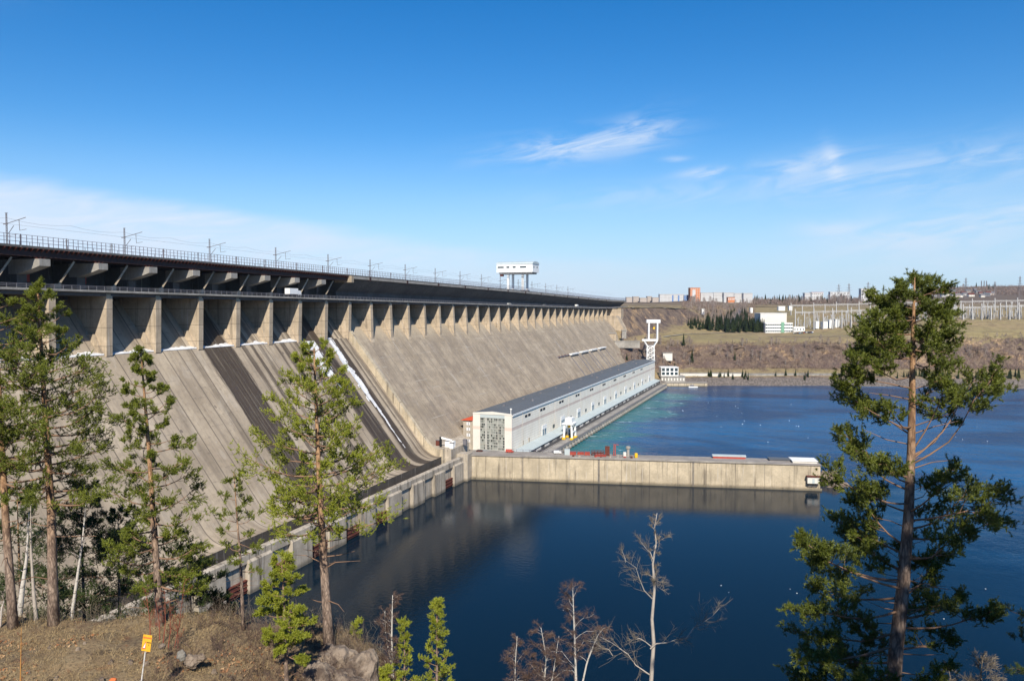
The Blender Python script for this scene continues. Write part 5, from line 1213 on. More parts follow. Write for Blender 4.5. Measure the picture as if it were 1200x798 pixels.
# ------------------------------------------------------------------ gulls
gp = thing('gull', 'white gull resting on the blue water', 'gull', (0, 0, 0), 'white gulls on the river')
g_ = lathe([(.02, -.55), (.2, -.3), (.26, 0), (.18, .35), (.03, .62)], 8); g_.v = [(z, x, y + .18) for x, y, z in g_.v]; g_.build('body', M['gull'], gp)
g_ = lathe([(.03, -.12), (.13, 0), (.03, .13)], 8); g_.v = [(z + .5, x, y + .42) for x, y, z in g_.v]; g_.build('head', M['gull'], gp)
gl = [(870, 497), (891, 498), (933, 499), (936, 499.5), (862, 476), (865, 478), (869, 484), (872, 493), (840, 488), (845, 500), (820, 466), (830, 472), (800, 481), (801, 482), (900, 518), (947, 513), (982, 507), (790, 470), (925, 493), (927, 474), (1105, 575), (1120, 512), (1128, 515), (1145, 500), (1157, 517), (926, 690), (934, 695), (1085, 703), (1070, 710), (1105, 715), (1106, 725), (1067, 714), (845, 686), (854, 694), (660, 715), (1030, 630), (1155, 690), (1020, 640)]
for k, (x, y) in enumerate(gl):
    v = ray(x, y); p = Vector((0, 0, EYE)) + v * (EYE / -v.z); s = .55 if y < 540 else .3
    if k == 0: gp.location = p; gp.scale = (s * 1.3,) * 3
    else: dup(gp, p, rnd.uniform(0, 6), s * rnd.uniform(.8, 1.3))

# ------------------------------------------------------------------ foreground trees
DENS = 2.9
class Pine:
    def __init__(s, seed): s.rs = np.random.RandomState(seed); s.w = MB(); s.b = MB(); s.sh = []; s.sd = []
    def limb(s, a, b, r0, f0=.35, nsub=7, subl=.9, shoots=5, sag=.12, shoot_len=.3, flat=.5):
        rs = s.rs; a = Vector(a); b = Vector(b); L = (b - a).length; pts = []
        side = Vector(rs.normal(0, 1, 3)) * L * .05
        for k in range(6):
            t = k / 5; p = a.lerp(b, t); p.z -= math.sin(t * math.pi) * L * sag; p += side * math.sin(t * 5.5) * t; pts.append(p)
        s.b.tube(pts, [r0 * .8 * (1 - .82 * k / 5) for k in range(6)], 5)
        shoots = max(2, int(shoots * DENS))
        d0 = (b - a).normalized()
        for k in range(nsub):
            t = f0 + (1 - f0) * (k + rs.uniform(.2, .8)) / nsub; i = min(4, int(t * 5)); p = pts[i].lerp(pts[i + 1], t * 5 - i)
            dirn = d0 * .75 + Vector(rs.normal(0, .75, 3)); dirn.z = dirn.z * flat + .28; dirn.normalize(); l = subl * rs.uniform(.55, 1.15) * (1.1 - .35 * t); e = p + dirn * l; m = p.lerp(e, .5) + Vector((0, 0, -.06 * l))
            s.b.tube([p, m, e], [r0 * .2 + .003, r0 * .13 + .003, .003], 3, False)
            for q in range(shoots):
                tt = rs.uniform(.5, 1.08); c = p.lerp(e, tt) + Vector(rs.normal(0, .11 * subl, 3)); dd = dirn * .6 + Vector(rs.normal(0, .55, 3)); dd.z += .45; s.sh.append(tuple(c)); s.sd.append(tuple(dd.normalized() * shoot_len))
        for q in range(shoots): dd = d0 * .6 + Vector(rs.normal(0, .5, 3)); dd.z += .4; s.sh.append(tuple(Vector(b) + Vector(rs.normal(0, .1 * subl, 3)))); s.sd.append(tuple(dd.normalized() * shoot_len))
    def twig(s, a, b, r0): a = Vector(a); b = Vector(b); m = a.lerp(b, .5) + Vector(s.rs.normal(0, 1, 3)) * (b - a).length * .06; s.b.tube([a, m, b], [r0, r0 * .7, r0 * .25], 4, False)
    def finish(s, root, bark_m, ndl_m, nb=34, ln=.10, wd=.015):
        s.w.build('trunk', bark_m, root, smooth=True); s.b.build('branches', M['limb'], root, smooth=True)
        sh = np.array(s.sh); sd = np.array(s.sd); rs = s.rs; k = len(sh); t = rs.uniform(0, 1, (k, nb, 1)); base = sh[:, None, :] + sd[:, None, :] * (t - .2); sl = np.linalg.norm(sd, axis=1)[:, None, None]
        d = rs.normal(0, 1, (k, nb, 3)) + sd[:, None, :] / sl * 1.3; d /= np.linalg.norm(d, axis=2)[..., None]; q = np.cross(d, rs.normal(0, 1, (k, nb, 3))); q /= np.linalg.norm(q, axis=2)[..., None]
        L = ln * rs.uniform(.7, 1.2, (k, nb, 1)); tri = np.stack([base - q * wd / 2, base + q * wd / 2, base + d * L], axis=2).reshape(-1, 3, 3)
        tri_mesh('crown', tri, ndl_m, root)
def trunk_pts(P): return [Vector(p) for p in P]
def along(pts, t): n = len(pts) - 1; i = min(n - 1, int(t * n)); return pts[i].lerp(pts[i + 1], t * n - i)
def pine(label, pxs, d, r0, crown0, prof, nl, seed, ndl='ndl', dead=6, shoots=6, nsub=7, up=(.0, .55), name='pine_tree', ln=.07, wd=.0145, nb=42, shoot_len=.18, subk=.42, ylift=0, group=None, slen=None):
    """pxs: trunk as photo points from foot to tip, all at one depth"""
    base = at(*pxs[0], d); pts = [at(x, y, d + k * .15) for k, (x, y) in enumerate(pxs)]; H = pts[-1].z - pts[0].z
    o = thing(name, label, 'pine', base, group); P_ = Pine(seed); rs = P_.rs; n = 9
    tp = [along(pts, k / n) for k in range(n + 1)]; tp[0] = tp[0] - Vector((0, 0, .5)); P_.w.tube(tp, [r0 * (1.25 if k == 0 else 1) * (1 - .9 * (k / n) ** 1.15) + .008 for k in range(n + 1)], 9)
    for k in range(nl):
        t = crown0 + (1 - crown0) * ((k + rs.uniform(0, 1)) / nl); q = (t - crown0) / (1 - crown0); R_ = H * interp(q, prof) * rs.uniform(.6, 1.15); a = k * 2.399 + rs.uniform(-.5, .5)
        p0 = along(pts, min(t, .99)); el = up[0] + (up[1] - up[0]) * q + rs.uniform(-.12, .18); e = p0 + Vector((math.cos(a) * math.cos(el), math.sin(a) * math.cos(el), math.sin(el) * 1.0)) * R_
        P_.limb(p0, e, r0 * .30 * (1.1 - .75 * q) + .008, .3, max(3, int(nsub * min(1.3, R_ / (H * .16)))), max(.25, R_ * subk), shoots, .08, shoot_len)
    for q in range(5): p0 = along(pts, 1 - q * .012); P_.sh.append(tuple(p0)); P_.sd.append((rs.normal(0, .08), rs.normal(0, .08), shoot_len))
    for k in range(dead):
        t = crown0 * rs.uniform(.35, 1.05); a = rs.uniform(0, 6.28); L = H * rs.uniform(.05, .13); p0 = along(pts, t); P_.twig(p0, p0 + Vector((math.cos(a), math.sin(a), rs.uniform(-.15, .35))) * L, r0 * .14)
    P_.finish(o, M['bark'], M[ndl], nb, ln, wd); return o
EGG = [(0, .10), (.15, .19), (.45, .17), (.8, .10), (1, .03)]
CONE = [(0, .14), (.2, .16), (.6, .10), (.9, .045), (1, .02)]
# left group
pine('tall pine at the left edge of the picture with a half hidden crown', [(16, 736), (6, 600), (0, 470), (-6, 352)], 30, .17, .42, [(0, .14), (.3, .19), (.7, .16), (1, .05)], 40, 21, 'ndl', 5)
pine('tall orange barked pine in the left group with a pointed crown above the road deck', [(63, 734), (60, 600), (52, 470), (44, 335)], 30.5, .20, .36, [(0, .17), (.25, .205), (.55, .165), (.8, .09), (1, .025)], 62, 22, 'ndl', 9, shoots=6)
pine('slim orange barked pine behind the yellow sign', [(188, 738), (182, 640), (174, 520), (165, 412)], 30, .155, .17, [(0, .15), (.2, .17), (.4, .15), (.7, .10), (.9, .06), (1, .02)], 58, 23, 'ndl', 7)
pine('dark shaded young pine behind the pine trunks at the left', [(100, 760), (98, 700), (96, 640), (95, 570)], 36, .08, .08, [(0, .34), (.4, .40), (.8, .22), (1, .05)], 34, 24, 'ndl_d', 3)
pine('dark bushy pine between the orange pine and the slim pine', [(140, 770), (140, 700), (139, 650), (138, 600)], 36, .07, .06, [(0, .36), (.4, .45), (.8, .22), (1, .05)], 26, 25, 'ndl_d', 3)
pine('dark young pine in the undergrowth right of the slim pine', [(225, 760), (224, 720), (222, 680), (221, 640)], 34, .06, .08, [(0, .34), (.5, .36), (1, .06)], 22, 26, 'ndl_d', 4)
pine('dark pine thicket tree behind the leftmost trunk', [(24, 765), (24, 700), (22, 640), (20, 580)], 37, .08, .05, [(0, .30), (.5, .32), (1, .06)], 26, 27, 'ndl_d', 3)
pine('low dark pine sapling beside the concrete toe wall behind the mound', [(262, 750), (261, 725), (260, 700)], 35, .04, .1, [(0, .4), (.5, .38), (1, .08)], 14, 28, 'ndl_d', 2)
# centre pine, sparse sapling, young bright ones
pine('lone tall pine with a bare pinkish trunk in front of the spillway', [(386, 757), (378, 640), (373, 540), (368, 408)], 30, .20, .40, [(0, .20), (.2, .235), (.5, .19), (.8, .12), (1, .04)], 60, 31, 'ndl_b', 16, shoots=5, nsub=7, subk=.40)
pine('thin sparse pine sapling with few needles on the mound', [(285, 730), (282, 660), (278, 610), (274, 553)], 30, .06, .25, [(0, .16), (.3, .17), (.7, .13), (1, .04)], 17, 32, 'ndl', 8, shoots=3, nsub=4)
pine('bright green young pine growing on the mound edge', [(336, 812), (335, 760), (333, 710), (330, 655)], 26.5, .075, .28, [(0, .20), (.3, .21), (.7, .15), (1, .05)], 28, 33, 'ndl_b', 5, shoots=5, nsub=6)
pine('tiny bright green pine sapling between the rocks and the pool', [(416, 776), (416, 755), (417, 731)], 32, .03, .05, [(0, .16), (.5, .15), (1, .03)], 12, 34, 'ndl_b', 1, shoots=3, nsub=3, shoot_len=.2)
pine('bright yellow green conical young pine at the bottom edge', [(512, 850), (512, 800), (512, 750), (512, 704)], 30, .07, .03, CONE, 46, 35, 'ndl_b', 1, shoots=2, nsub=5, up=(.3, .9))
pine('smaller yellow green young pine left of the conical one', [(474, 850), (474, 800), (474, 765), (474, 728)], 31, .05, .03, [(0, .15), (.5, .11), (1, .03)], 26, 36, 'ndl_b', 1, shoots=2, nsub=4, up=(.3, .9))
pine('low bright pine tuft at the bottom edge left of the young pines', [(452, 840), (452, 815), (452, 783)], 29, .04, .05, [(0, .3), (.5, .3), (1, .06)], 14, 37, 'ndl_b', 1, shoots=4, nsub=4)
# large right pine, limb by limb
DENS = 3.1
D = 18.0
def rp(x, y, dd=0): return at(x, y, D + dd)
TR = [(1038, 1010), (1042, 860), (1050, 760), (1059, 680), (1065, 600), (1068, 520), (1069, 450), (1070, 390), (1072, 325)]
big = thing('pine_tree', 'large right hand pine with an orange upper trunk over the blue river', 'pine', rp(*TR[0])); bp = Pine(50)
trp = [rp(x, y) for x, y in TR]; bp.w.tube(trp, [.24, .188, .165, .142, .116, .09, .07, .048, .01], 12)
def tr_at(y):
    for (a, b) in zip(TR, TR[1:]):
        if b[1] <= y <= a[1]: t = (y - a[1]) / (b[1] - a[1]); return rp(a[0] + (b[0] - a[0]) * t, y)
    return rp(*TR[-1])
LIMBS = [ # start y, end x, end y, depth offset, first foliage, subs, sub length, shoots
 (352, 1058, 338, -.3, .1, 6, .40, 7), (354, 1086, 342, .3, .1, 6, .40, 7), (344, 1070, 332, .2, .1, 5, .35, 7), (374, 1040, 358, .4, .25, 7, .45, 7), (378, 1102, 364, -.3, .25, 7, .45, 7),
 (375, 1030, 368, -.5, .3, 8, .5, 7), (380, 1112, 372, .5, .35, 7, .5, 7), (392, 1018, 385, .2, .3, 8, .55, 7), (400, 1108, 392, -.6, .35, 8, .5, 7), (405, 1012, 400, -.7, .35, 8, .55, 7), (410, 1112, 405, .6, .4, 7, .5, 6),
 (420, 1008, 412, .5, .4, 8, .55, 7), (425, 1105, 428, .1, .5, 6, .45, 6), (440, 1015, 425, -.9, .45, 8, .55, 7), (455, 1000, 432, -.1, .55, 7, .5, 7), (470, 1095, 448, .9, .5, 6, .5, 6),
 (505, 990, 455, -.2, .62, 9, .6, 8), (510, 1015, 470, .8, .6, 8, .55, 7), (500, 1040, 478, -.9, .5, 6, .5, 6), (530, 1110, 452, -.2, .66, 9, .65, 8), (545, 1172, 448, -.3, .66, 11, .7, 8), (535, 1130, 470, .9, .6, 8, .6, 7), (540, 1150, 440, .4, .72, 8, .6, 7),
 (560, 985, 510, -.2, .5, 9, .6, 7), (575, 1000, 528, .8, .45, 9, .6, 7), (590, 985, 560, -.6, .4, 9, .65, 8), (600, 1010, 570, .9, .35, 9, .6, 8), (565, 1035, 540, -.9, .4, 7, .55, 7),
 (610, 1170, 582, -.3, .5, 11, .75, 8), (620, 1140, 575, .9, .4, 10, .7, 8), (630, 1165, 610, .5, .5, 9, .65, 7), (600, 1110, 560, -.8, .4, 7, .6, 7), (655, 1135, 628, -.7, .4, 8, .6, 7), (640, 1010, 590, .2, .35, 10, .7, 8), (650, 985, 605, .9, .4, 10, .65, 8),
 (690, 940, 628, -.9, .68, 12, .60, 9), (680, 960, 650, -.3, .6, 10, .6, 8), (670, 1000, 630, .7, .4, 10, .7, 8), (700, 955, 690, .6, .45, 10, .65, 8), (715, 950, 715, -.5, .5, 10, .65, 8), (740, 945, 745, .3, .45, 10, .7, 8), (755, 935, 770, -.4, .5, 9, .65, 8), (700, 1105, 650, .3, .4, 8, .6, 7),
 (735, 1160, 718, -.2, .6, 8, .6, 8), (725, 1125, 700, .6, .5, 7, .6, 7), (760, 1110, 745, .4, .45, 8, .6, 7), (775, 990, 770, .8, .35, 9, .7, 8), (790, 950, 800, .1, .45, 9, .7, 8), (800, 1100, 790, -.4, .4, 8, .6, 7), (830, 980, 830, -.3, .4, 8, .7, 7), (840, 1110, 830, .4, .4, 8, .7, 7), (780, 1010, 795, -.9, .4, 8, .6, 7)]
for y0, x1, y1, dd, f0, ns, sl, shn in LIMBS:
    a = tr_at(y0); b = rp(x1, y1, dd * 1.6); bp.limb(a, b, .020 + .026 * max(0, (y0 - 320) / 480), f0, ns, sl, shn, .07, .15, .55)
DENS = 2.2
for k in range(30):
    y0 = bp.rs.uniform(345, 425) if k < 14 else bp.rs.uniform(560, 800); a = tr_at(y0); ang = bp.rs.uniform(-.15, 3.3); L = bp.rs.uniform(.35, .85) * (1 if k < 14 else 1.5); bp.limb(a, a + rgt * math.cos(ang) * L + fwd * math.sin(ang) * L + Vector((0, 0, L * bp.rs.uniform(.1, .7))), .012, .3, 5, .4, 6, .05, .15)
for k in range(26):
    y0 = bp.rs.uniform(430, 790); a = tr_at(y0); x1 = (a - rp(600, y0)).dot(rgt); b = a + rgt * bp.rs.choice([-1, 1]) * bp.rs.uniform(.5, 1.2) + fwd * bp.rs.uniform(-.6, .6) + Vector((0, 0, bp.rs.uniform(-.1, .4))); bp.twig(a, b, .016)
bp.finish(big, M['bark_big'], M['ndl_big'], 40, .066, .0135)
pc0 = at(1062, 690, 18); hx = Vector((sdir.x, sdir.y, 0)).normalized(); hy = Vector((-hx.y, hx.x, 0))
for k, (t, sdv, ztop) in enumerate(((17.0, .2, 99.2), (18.5, 2.3, 100.4), (17.5, -1.6, 96.6))):
    c0 = pc0 + hx * t * math.cos(SUN_EL) + hy * sdv; b0 = Vector((c0.x, c0.y, near_z(c0.x, c0.y))); hh = ztop - b0.z; o = thing('pine_tree', ['bushy pine on the slope just outside the right edge', 'second bushy pine outside the right edge, farther out', 'smallest bushy pine outside the right edge, near the viewer'][k], 'pine', b0); q = Pine(70 + k); tp = [b0 + Vector((0, 0, hh * t_ / 6)) for t_ in range(7)]; q.w.tube(tp, [.12 * (1 - .13 * t_) for t_ in range(7)], 8)
    for j in range(40):
        t_ = .05 + .93 * j / 40; a = j * 2.4; L = 1.9 * min(1, 1.25 - t_) * .9 + .25; p0 = along(tp, t_); q.limb(p0, p0 + Vector((math.cos(a) * L, math.sin(a) * L, L * .3)), .03, .15, 8, .6, 6, .05, .26)
    q.finish(o, M['bark'], M['ndl'], 26, .13, .034)
# bough tips of a pine that stands just outside the right edge
ep = thing('pine_tree', 'pine whose bough tips reach in at the right edge above the bottom corner', 'pine', at(1330, 1040, 19)); pe = Pine(61)
tp = [at(1330 - 4 * k, 1040 - 75 * k, 19) for k in range(10)]; pe.w.tube(tp, [.24 * (1 - .09 * k) for k in range(10)], 9)
for k, (x1, y1, i) in enumerate(((1180, 714, 4), (1186, 742, 4), (1190, 782, 3), (1240, 750, 4), (1420, 700, 4), (1430, 640, 5), (1400, 780, 3), (1390, 560, 6), (1270, 560, 6), (1300, 470, 8))): pe.limb(tp[i], at(x1, y1, 19 + (k % 3 - 1) * .5), .03, .72, 6, .35, 3, .06, .15)
pe.finish(ep, M['bark'], M['ndl_d'], 40, .075, .0105)

# bare deciduous trees
def bare(label, pxs, d, r0, seed, m, twig_m, n1=12, l1=.22, name='bare_birch', start=.3, up=.7, lv2=7, lv3=5, cat='birch', droop=0.0, fine=.006, extra=None, group=None):
    base = at(*pxs[0], d); pts = [at(x, y, d + .1 * k) for k, (x, y) in enumerate(pxs)]; H = (pts[-1] - pts[0]).length; rs = np.random.RandomState(seed); o = thing(name, label, cat, base, group); w_ = MB(); t_ = MB()
    n = 16; tp = [along(pts, k / n) for k in range(n + 1)]; w_.tube(tp, [r0 * (1 - .9 * k / n) + .004 for k in range(n + 1)], 7)
    br_ = []
    for k in range(n1):
        t = start + (1 - start) * (k + rs.uniform(0, 1)) / n1; a = rs.uniform(0, 6.28); e = rs.uniform(.25, up); L = H * l1 * rs.uniform(.5, 1.1) * (1.15 - .8 * t); p = along(pts, min(.98, t)); br_.append((p, p + Vector((math.cos(a) * math.cos(e), math.sin(a) * math.cos(e), math.sin(e))) * L, r0 * .33 * (1.15 - t) + .004))
    if extra: br_ += extra(pts)
    for p, q, rr_ in br_:
        L = (q - p).length; P5 = [p]
        for k in range(1, 5): P5.append(p.lerp(q, k / 4) + Vector(rs.normal(0, 1, 3)) * L * .045 + Vector((0, 0, .06 * L * math.sin(k / 4 * 3.1) - droop * .12 * L * (k / 4) ** 2)))
        w_.tube(P5, [max(.0035, rr_ * .75 * (1 - .2 * k)) for k in range(5)], 4, False)
        for j in range(int(lv2 * 1.5)):
            t = rs.uniform(.15, 1); b = along(P5, t); dirn = ((q - p).normalized() * .8 + Vector(rs.normal(0, .55, 3)) + Vector((0, 0, .2 - droop))).normalized(); l2 = L * rs.uniform(.25, .6) * (1.15 - .55 * t); k2 = b + dirn * l2 * .5 + Vector(rs.normal(0, .07 * l2, 3)); e2 = b + dirn * l2 - Vector((0, 0, droop * .35 * l2)); t_.tube([b, k2, e2], [fine * 1.1, fine * .8, fine * .45], 3, False)
            for i in range(lv3):
                tt = rs.uniform(.15, 1); b3 = b.lerp(k2, tt * 2) if tt < .5 else k2.lerp(e2, tt * 2 - 1); d3 = (dirn * .7 + Vector(rs.normal(0, .5, 3)) + Vector((0, 0, .1 - droop * 1.6))).normalized(); l3 = l2 * rs.uniform(.3, .7); m3 = b3 + d3 * l3 * .5 + Vector(rs.normal(0, .06 * l3, 3)); t_.tube([b3, m3, b3 + d3 * l3 - Vector((0, 0, droop * .3 * l3))], [fine * .65, fine * .5, fine * .35], 3, False)
    w_.build('trunk', m, o, smooth=True); t_.build('crown', twig_m, o); return o
def asp_extra(pts):
    D_ = 34
    return [(at(764, 701, D_), at(733, 659, D_ - .6), .045), (at(733, 659, D_ - .6), at(728, 640, D_ - .6), .03), (at(765, 655, D_), at(748, 632, D_ + .5), .03), (at(766, 640, D_), at(784, 628, D_ - .3), .02), (at(762, 760, D_), at(803, 750, D_ + .6), .055), (at(803, 750, D_ + .6), at(845, 712, D_ + 1.0), .04), (at(763, 757, D_), at(735, 748, D_ - .5), .04), (at(761, 790, D_), at(700, 745, D_ + .4), .05), (at(718, 768, D_), at(690, 748, D_ - .3), .03), (at(766, 620, D_), at(774, 605, D_), .018), (at(765, 670, D_), at(780, 694, D_ + .4), .015)]
bare('tall bare grey aspen with a crooked trunk in front of the deep blue water', [(760, 900), (763, 798), (766, 752), (764, 725), (767, 690), (765, 660), (769, 636), (767, 618), (770, 601)], 34, .105, 71, M['aspen'], M['dtwig'], 16, .07, 'bare_aspen', .45, 1.0, 9, 6, 'aspen', 0, .009, asp_extra)
bare('bare white birch with reddish twigs left of the crooked aspen', [(675, 900), (675, 798), (673, 740), (671, 684)], 34, .085, 72, M['birch'], M['twig'], 26, .22, 'bare_birch', .38, .8, 9, 8, 'birch', .25, .008)
bare('leaning birch stem between the white birch and the aspen', [(676, 830), (688, 775), (700, 745), (708, 735)], 34.5, .05, 73, M['birch'], M['twig'], 14, .25, 'bare_birch', .3, .8, 8, 7, 'birch', .25, .008)
bare('bare double stemmed birch in the thicket at the bottom edge', [(636, 900), (637, 810), (640, 770), (634, 735)], 35, .06, 74, M['birch'], M['twig'], 26, .22, 'bare_birch', .3, .9, 9, 8, 'birch', .25, .008)
bare('slender bare birch at the left of the bottom thicket', [(602, 880), (603, 810), (604, 775), (606, 745)], 35.5, .045, 75, M['birch'], M['twig'], 26, .22, 'bare_birch', .2, .8, 9, 8, 'birch', .3, .008)
bare('thin bare birch leaning left inside the bottom thicket', [(645, 880), (640, 830), (648, 790), (655, 745)], 34.2, .045, 76, M['birch'], M['twig'], 22, .24, 'bare_birch', .3, .8, 8, 8, 'birch', .2, .008)
bare('small brown birch filling the bottom thicket by the water', [(622, 880), (620, 830), (618, 800), (622, 765)], 35.2, .04, 77, M['twig'], M['twig'], 26, .26, 'bare_birch', .15, .8, 9, 8, 'birch', .1, .008)
bare('bushy white birch with rusty twigs at the left of the young pines', [(461, 850), (460, 790), (459, 745), (460, 697)], 31, .075, 78, M['birch'], M['twig'], 30, .20, 'bare_birch', .3, 1.1, 9, 8, 'birch', .05, .007)
bare('leaning second stem of pale birch beside the bushy birch', [(466, 840), (459, 780), (452, 745), (451, 715)], 31.3, .045, 79, M['birch'], M['twig'], 18, .22, 'bare_birch', .3, 1.0, 8, 7, 'birch', .05, .007)
bare('pale bare shrub in the bottom right corner', [(1150, 850), (1148, 810), (1150, 785), (1152, 768)], 24, .04, 80, M['dtwig'], M['dtwig'], 24, .42, 'bare_shrub', .1, .9, 9, 7, 'shrub', 0, .006)
bare('dark bare shrub in the bottom right corner beside the pine trunk', [(1120, 860), (1118, 830), (1116, 805), (1112, 785)], 25, .03, 81, M['dtwig'], M['dtwig'], 18, .42, 'bare_shrub', .1, .9, 8, 6, 'shrub', 0, .006)
# white birch trunks among the left pines
bare('white birch trunk leaning right among the left pines', [(82, 735), (90, 680), (97, 630), (101, 585)], 31.5, .075, 82, M['birch'], M['twig'], 8, .14, 'birch_tree', .5, .8, 4, 4, 'birch', .1, .006)
bare('thick leaning white birch trunk by the leftmost pine', [(22, 728), (26, 690), (31, 655), (34, 600)], 31.8, .13, 83, M['birch'], M['twig'], 8, .18, 'birch_tree', .5, .8, 4, 4, 'birch', .1, .006)
bare('thin grey trunk between the two left pines', [(43, 735), (39, 690), (36, 640), (36, 590)], 31, .085, 84, M['aspen'], M['dtwig'], 10, .2, 'bare_aspen', .4, .8, 4, 4, 'aspen', 0, .006)
bare('bleached dead trunk with stubby branches at the left edge', [(0, 735), (2, 712), (5, 704)], 30.2, .05, 85, M['deadw'], M['deadw'], 5, .4, 'dead_tree', .3, .8, 2, 2, 'dead tree', 0, .012)
bare('fallen pale dead stem leaning over the pool edge rocks', [(447, 792), (440, 778), (433, 768), (427, 757)], 31, .05, 86, M['deadw'], M['deadw'], 3, .15, 'dead_tree', .5, .6, 2, 1, 'dead tree', 0, .01)
# red willow stems
for k, (x0, y0, x1, y1, lb) in enumerate(((176, 748, 170, 690, 'red willow stem just above the yellow sign'), (197, 760, 199, 706, 'red willow stem right of the yellow sign by the slim pine trunk'), (203, 765, 216, 682, 'tallest red willow stem leaning right on the mound'), (191, 755, 193, 690, 'red willow stem in front of the slim pine trunk'), (187, 750, 182, 700, 'short red willow stem between sign and slim pine'), (208, 768, 205, 715, 'dark red willow stem at the right of the clump'))):
    bare(lb, [(x0, y0), (x0 * .6 + x1 * .4 + 2, y0 * .6 + y1 * .4), (x1, y1)], 27.5 + .3 * (k % 3), .019, 90 + k, M['redtwig'], M['redtwig'], 9, .3, 'willow_shrub', .3, 1.2, 4, 3, 'willow', -.2, .005)
bare('ochre willow shoot at the bottom left of the dry bank', [(23, 830), (24, 790), (25, 735)], 24, .025, 97, mat('ochre_bark', worn((.45, .22, .06), .3, 3)), M['redtwig'], 6, .2, 'willow_shrub', .3, 1.2, 3, 2, 'willow', -.2, .005)
# brush on the mound: leafless undergrowth as one mass
rs = np.random.RandomState(5); tw2 = MB()
def brush(n, pick, hgt, fine, seed):
    rs = np.random.RandomState(seed); mb = MB()
    for k in range(n):
        u, d = pick(rs); p = on_near(u, d, -.05); hh = hgt * rs.uniform(.4, 1.2); q = p + Vector((rs.normal(0, .35) * hh, rs.normal(0, .35) * hh, hh)); m_ = p.lerp(q, .5) + Vector(rs.normal(0, .08 * hh, 3)); mb.tube([p, m_, q], [fine, fine * .8, fine * .3], 3, False)
        for i in range(4): t = rs.uniform(.3, .95); b = p.lerp(q, t); e = b + Vector((rs.normal(0, .4), rs.normal(0, .4), rs.uniform(.1, .7))) * hh * .5; mb.tube([b, e], [fine * .6, fine * .25], 3, False)
    return mb
def pick_mound(rs):
    while True:
        u, d = rs.uniform(-12.5, -4.6), rs.uniform(25, 31.5)
        if nz(u, d, 4, .5) > -.28: return u, d
tag(brush(1500, pick_mound, .55, .007, 3).build('undergrowth', M['twig']), 'tangled reddish brown leafless undergrowth covering the mound', 'undergrowth', kind='stuff')
tag(brush(500, lambda r: (r.uniform(-21, -5), r.uniform(29.8, 33)), .95, .008, 4).build('crest_undergrowth', M['dtwig']), 'grey leafless bushes along the crest behind the pine trunks', 'undergrowth', kind='stuff')
# dry grass and leaf litter
rs = np.random.RandomState(8); pts = []
for k in range(34000):
    u = rs.uniform(-22, -4.8); d = rs.uniform(23, 31.8)
    if nz(u, d, 9, .8) + .55 * nz(u, d, 2, 2.2) > -.02 - (.2 if u < -11 else 0): p = on_near(u, d); pts.append((p.x, p.y, p.z))
tag(tri_mesh('dry_grass', blades(2, np.array(pts), .05, .17, .011, up=.9, rs=rs), M['grass']), 'matted dry straw coloured grass on the near bank', 'grass', kind='stuff')
pts = []
for k in range(2600):
    u = rs.uniform(-20, -6); d = rs.uniform(23.5, 29)
    if nz(u, d, 5, .45) > .05: p = on_near(u, d, .03); pts.append((p.x, p.y, p.z))
tag(tri_mesh('leaf_litter', blades(1, np.array(pts), .03, .11, .09, up=.2, rs=rs), M['litter']), 'scattered rust coloured fallen leaves on the near bank', 'litter', kind='stuff')
# rocks
def rock(px, py, d, s, label, seed, name='boulder'):
    c = at(px, py, d); rs = np.random.RandomState(seed); mb = MB(); n, m_ = 14, 22; rows_ = []
    for i in range(n + 1):
        th = math.pi * i / n; row = []
        for j in range(m_ + 1):
            ph_ = 2 * math.pi * (j % m_) / m_; v = Vector((math.sin(th) * math.cos(ph_), math.sin(th) * math.sin(ph_), math.cos(th))); k = 1 + .35 * mnoise.noise(v * 1.3 + Vector((seed, 0, 0))) + .16 * mnoise.noise(v * 3.4 + Vector((0, seed, 0))) + .08 * mnoise.noise(v * 8)
            row.append(tuple(c + Vector((v.x * s[0], v.y * s[1], v.z * s[2])) * k))
        rows_.append(row)
    o = mb.grid(rows_[::-1]).build(name, M['rock'], smooth=False); return tag(o, label, 'rock')
rock(424, 792, 29.0, (.75, .8, .95), 'large pale boulder at the right end of the mound above the pool', 3)
rock(392, 778, 29.3, (.9, .8, .7), 'brown boulder left of the large pale boulder', 5); rock(372, 800, 28, (.7, .7, .7), 'dark rock at the bottom edge of the mound', 8)
rock(405, 805, 28, (.8, .7, .6), 'cracked rock under the pale boulder at the bottom edge', 9)
rock(213, 768, 26.5, (.16, .14, .2), 'small white stone right of the sign', 11, 'stone'); rock(225, 774, 26.5, (.3, .24, .22), 'grey block of stone right of the small white stone', 12, 'stone'); rock(236, 770, 26.5, (.14, .12, .13), 'rounded grey stone at the right of the stones near the sign', 13, 'stone')
for k in range(26):
    px = rnd.uniform(20, 425); d = rnd.uniform(24.5, 28.5); u = px_u(px, d); p = on_near(u, d, .03); sz = rnd.uniform(.04, .13); q_ = to_ud(p.x, p.y)
    mbk = MB(); pr = [(math.cos(a) * sz * rnd.uniform(.7, 1.3), math.sin(a) * sz * rnd.uniform(.7, 1.3)) for a in np.linspace(0, 6.28, 7)[:-1]]
    mbk.v = [(p.x + x, p.y + y, p.z - .03) for x, y in pr] + [(p.x + x * .55, p.y + y * .55, p.z + sz * .8) for x, y in pr]; mbk.f = [tuple(range(6))[::-1], tuple(range(6, 12))] + [(i, (i + 1) % 6, 6 + (i + 1) % 6, 6 + i) for i in range(6)]
    tag(mbk.build('pebble', M['rock']), 'small angular stone lying in the dry grass of the near bank', 'stone', 'small stones in the dry grass')
rock(190, 757, 27, (.13, .12, .1), 'pale stone behind the sign', 14, 'stone'); rock(132, 797, 25.2, (.13, .12, .08), 'orange brown stone at the bottom edge left of the sign', 15, 'stone')
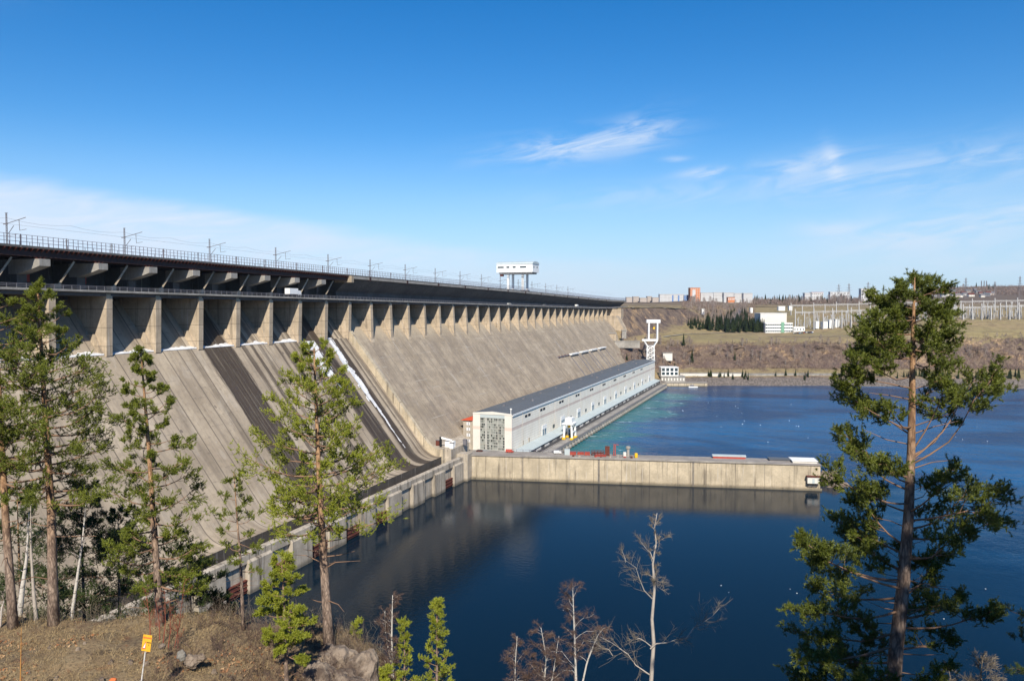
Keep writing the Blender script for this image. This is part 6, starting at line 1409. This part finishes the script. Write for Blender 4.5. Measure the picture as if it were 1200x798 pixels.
for n_ in ('stone',): bpy.data.objects['stone'].data.materials[0] = mat('pale_stone', worn((.20, .19, .17), .5, 5))
bpy.data.objects['stone.004'].data.materials[0] = mat('orange_stone', (.55, .15, .05), .9)

for k, (x, y, dd, sz, l) in enumerate(((973, 566, 398, (6, 6, 6), 'big grey rock in the water at the tip of the dividing wall'), (984, 571, 392, (5, 5, 4), 'lower rock farthest out from the tip of the dividing wall'), (978, 574, 388, (4, 4, 3), 'small wet rock in front of the big rock at the wall tip'))): rock(x, y, dd, sz, l, 20 + k)
# ------------------------------------------------------------------ warning sign
D = 24.0
ft = at(161, 838, D); tp_ = at(173.4, 743.5, D)
sg = thing('warning_sign', 'tilted yellow warning sign with red heading on a white post in the dry grass', 'sign', ft)
ax = (tp_ - ft).normalized(); sx = (rgt - ax * rgt.dot(ax)).normalized(); sn_ = sx.cross(ax).normalized()      # towards the camera side when negative
if sn_.dot(fwd) > 0: sn_ = -sn_
def sp(u, v, o=0.0): return tp_ + (sx * u + ax * v) * .86 + sn_ * o
MB().tube([sp(-.03, -3.0, -.03), sp(-.03, -.05, -.03)], .022, 8).build('post', M['postw'], sg)
def plate(mb, u0, u1, v0, v1, o0, o1):
    i = len(mb.v)
    for o_ in (o0, o1): mb.v += [tuple(sp(*q, o_)) for q in ((u0, v0), (u1, v0), (u1, v1), (u0, v1))]
    mb.f += [tuple(i + k for k in q) for q in ((3, 2, 1, 0), (4, 5, 6, 7), (0, 1, 5, 4), (1, 2, 6, 5), (2, 3, 7, 6), (3, 0, 4, 7))]; return mb
pnl = plate(MB(), -.165, .165, -.62, 0, 0, .012).build('panel', M['signy'], sg)
def txt(s, u, v, size, m, name):
    cu = bpy.data.curves.new(name, 'FONT'); cu.body = s; cu.size = size * .86; cu.align_x = 'CENTER'; cu.extrude = .002; cu.offset = .004 * size / .1
    t = bpy.data.objects.new(name, cu); COL.objects.link(t); bpy.context.view_layer.update(); dg = bpy.context.evaluated_depsgraph_get(); me = bpy.data.meshes.new_from_object(t.evaluated_get(dg)); bpy.data.objects.remove(t)
    mx = Matrix((( sx.x, ax.x, sn_.x, 0), (sx.y, ax.y, sn_.y, 0), (sx.z, ax.z, sn_.z, 0), (0, 0, 0, 1))); mx.translation = sp(u, v, .016) - ft; me.transform(mx); me.materials.clear(); me.materials.append(m)
    ob = bpy.data.objects.new(name, me); COL.objects.link(ob); ob.parent = pnl; return ob
txt('ОПАСНО', .0, -.135, .070, M['signr'], 'heading_lettering'); txt('ЗОНА', .075, -.30, .058, M['signk'], 'side_lettering'); txt('!', .085, -.40, .085, M['signk'], 'mark_lettering')
tr = MB(); i = 0
for o_ in (.0125, .0145): tr.v += [tuple(sp(*q, o_)) for q in ((-.145, -.54), (-.02, -.54), (-.03, -.22))]
tr.f = [(0, 1, 2), (5, 4, 3), (0, 3, 4, 1), (1, 4, 5, 2), (2, 5, 3, 0)]; tr.build('red_symbol', M['signr'], pnl)
tr = MB()
for o_ in (.0150, .0165): tr.v += [tuple(sp(*q, o_)) for q in ((-.115, -.50), (-.045, -.50), (-.037, -.29))]
tr.f = [(0, 1, 2), (5, 4, 3), (0, 3, 4, 1), (1, 4, 5, 2), (2, 5, 3, 0)]; tr.build('white_symbol', M['white'], pnl)
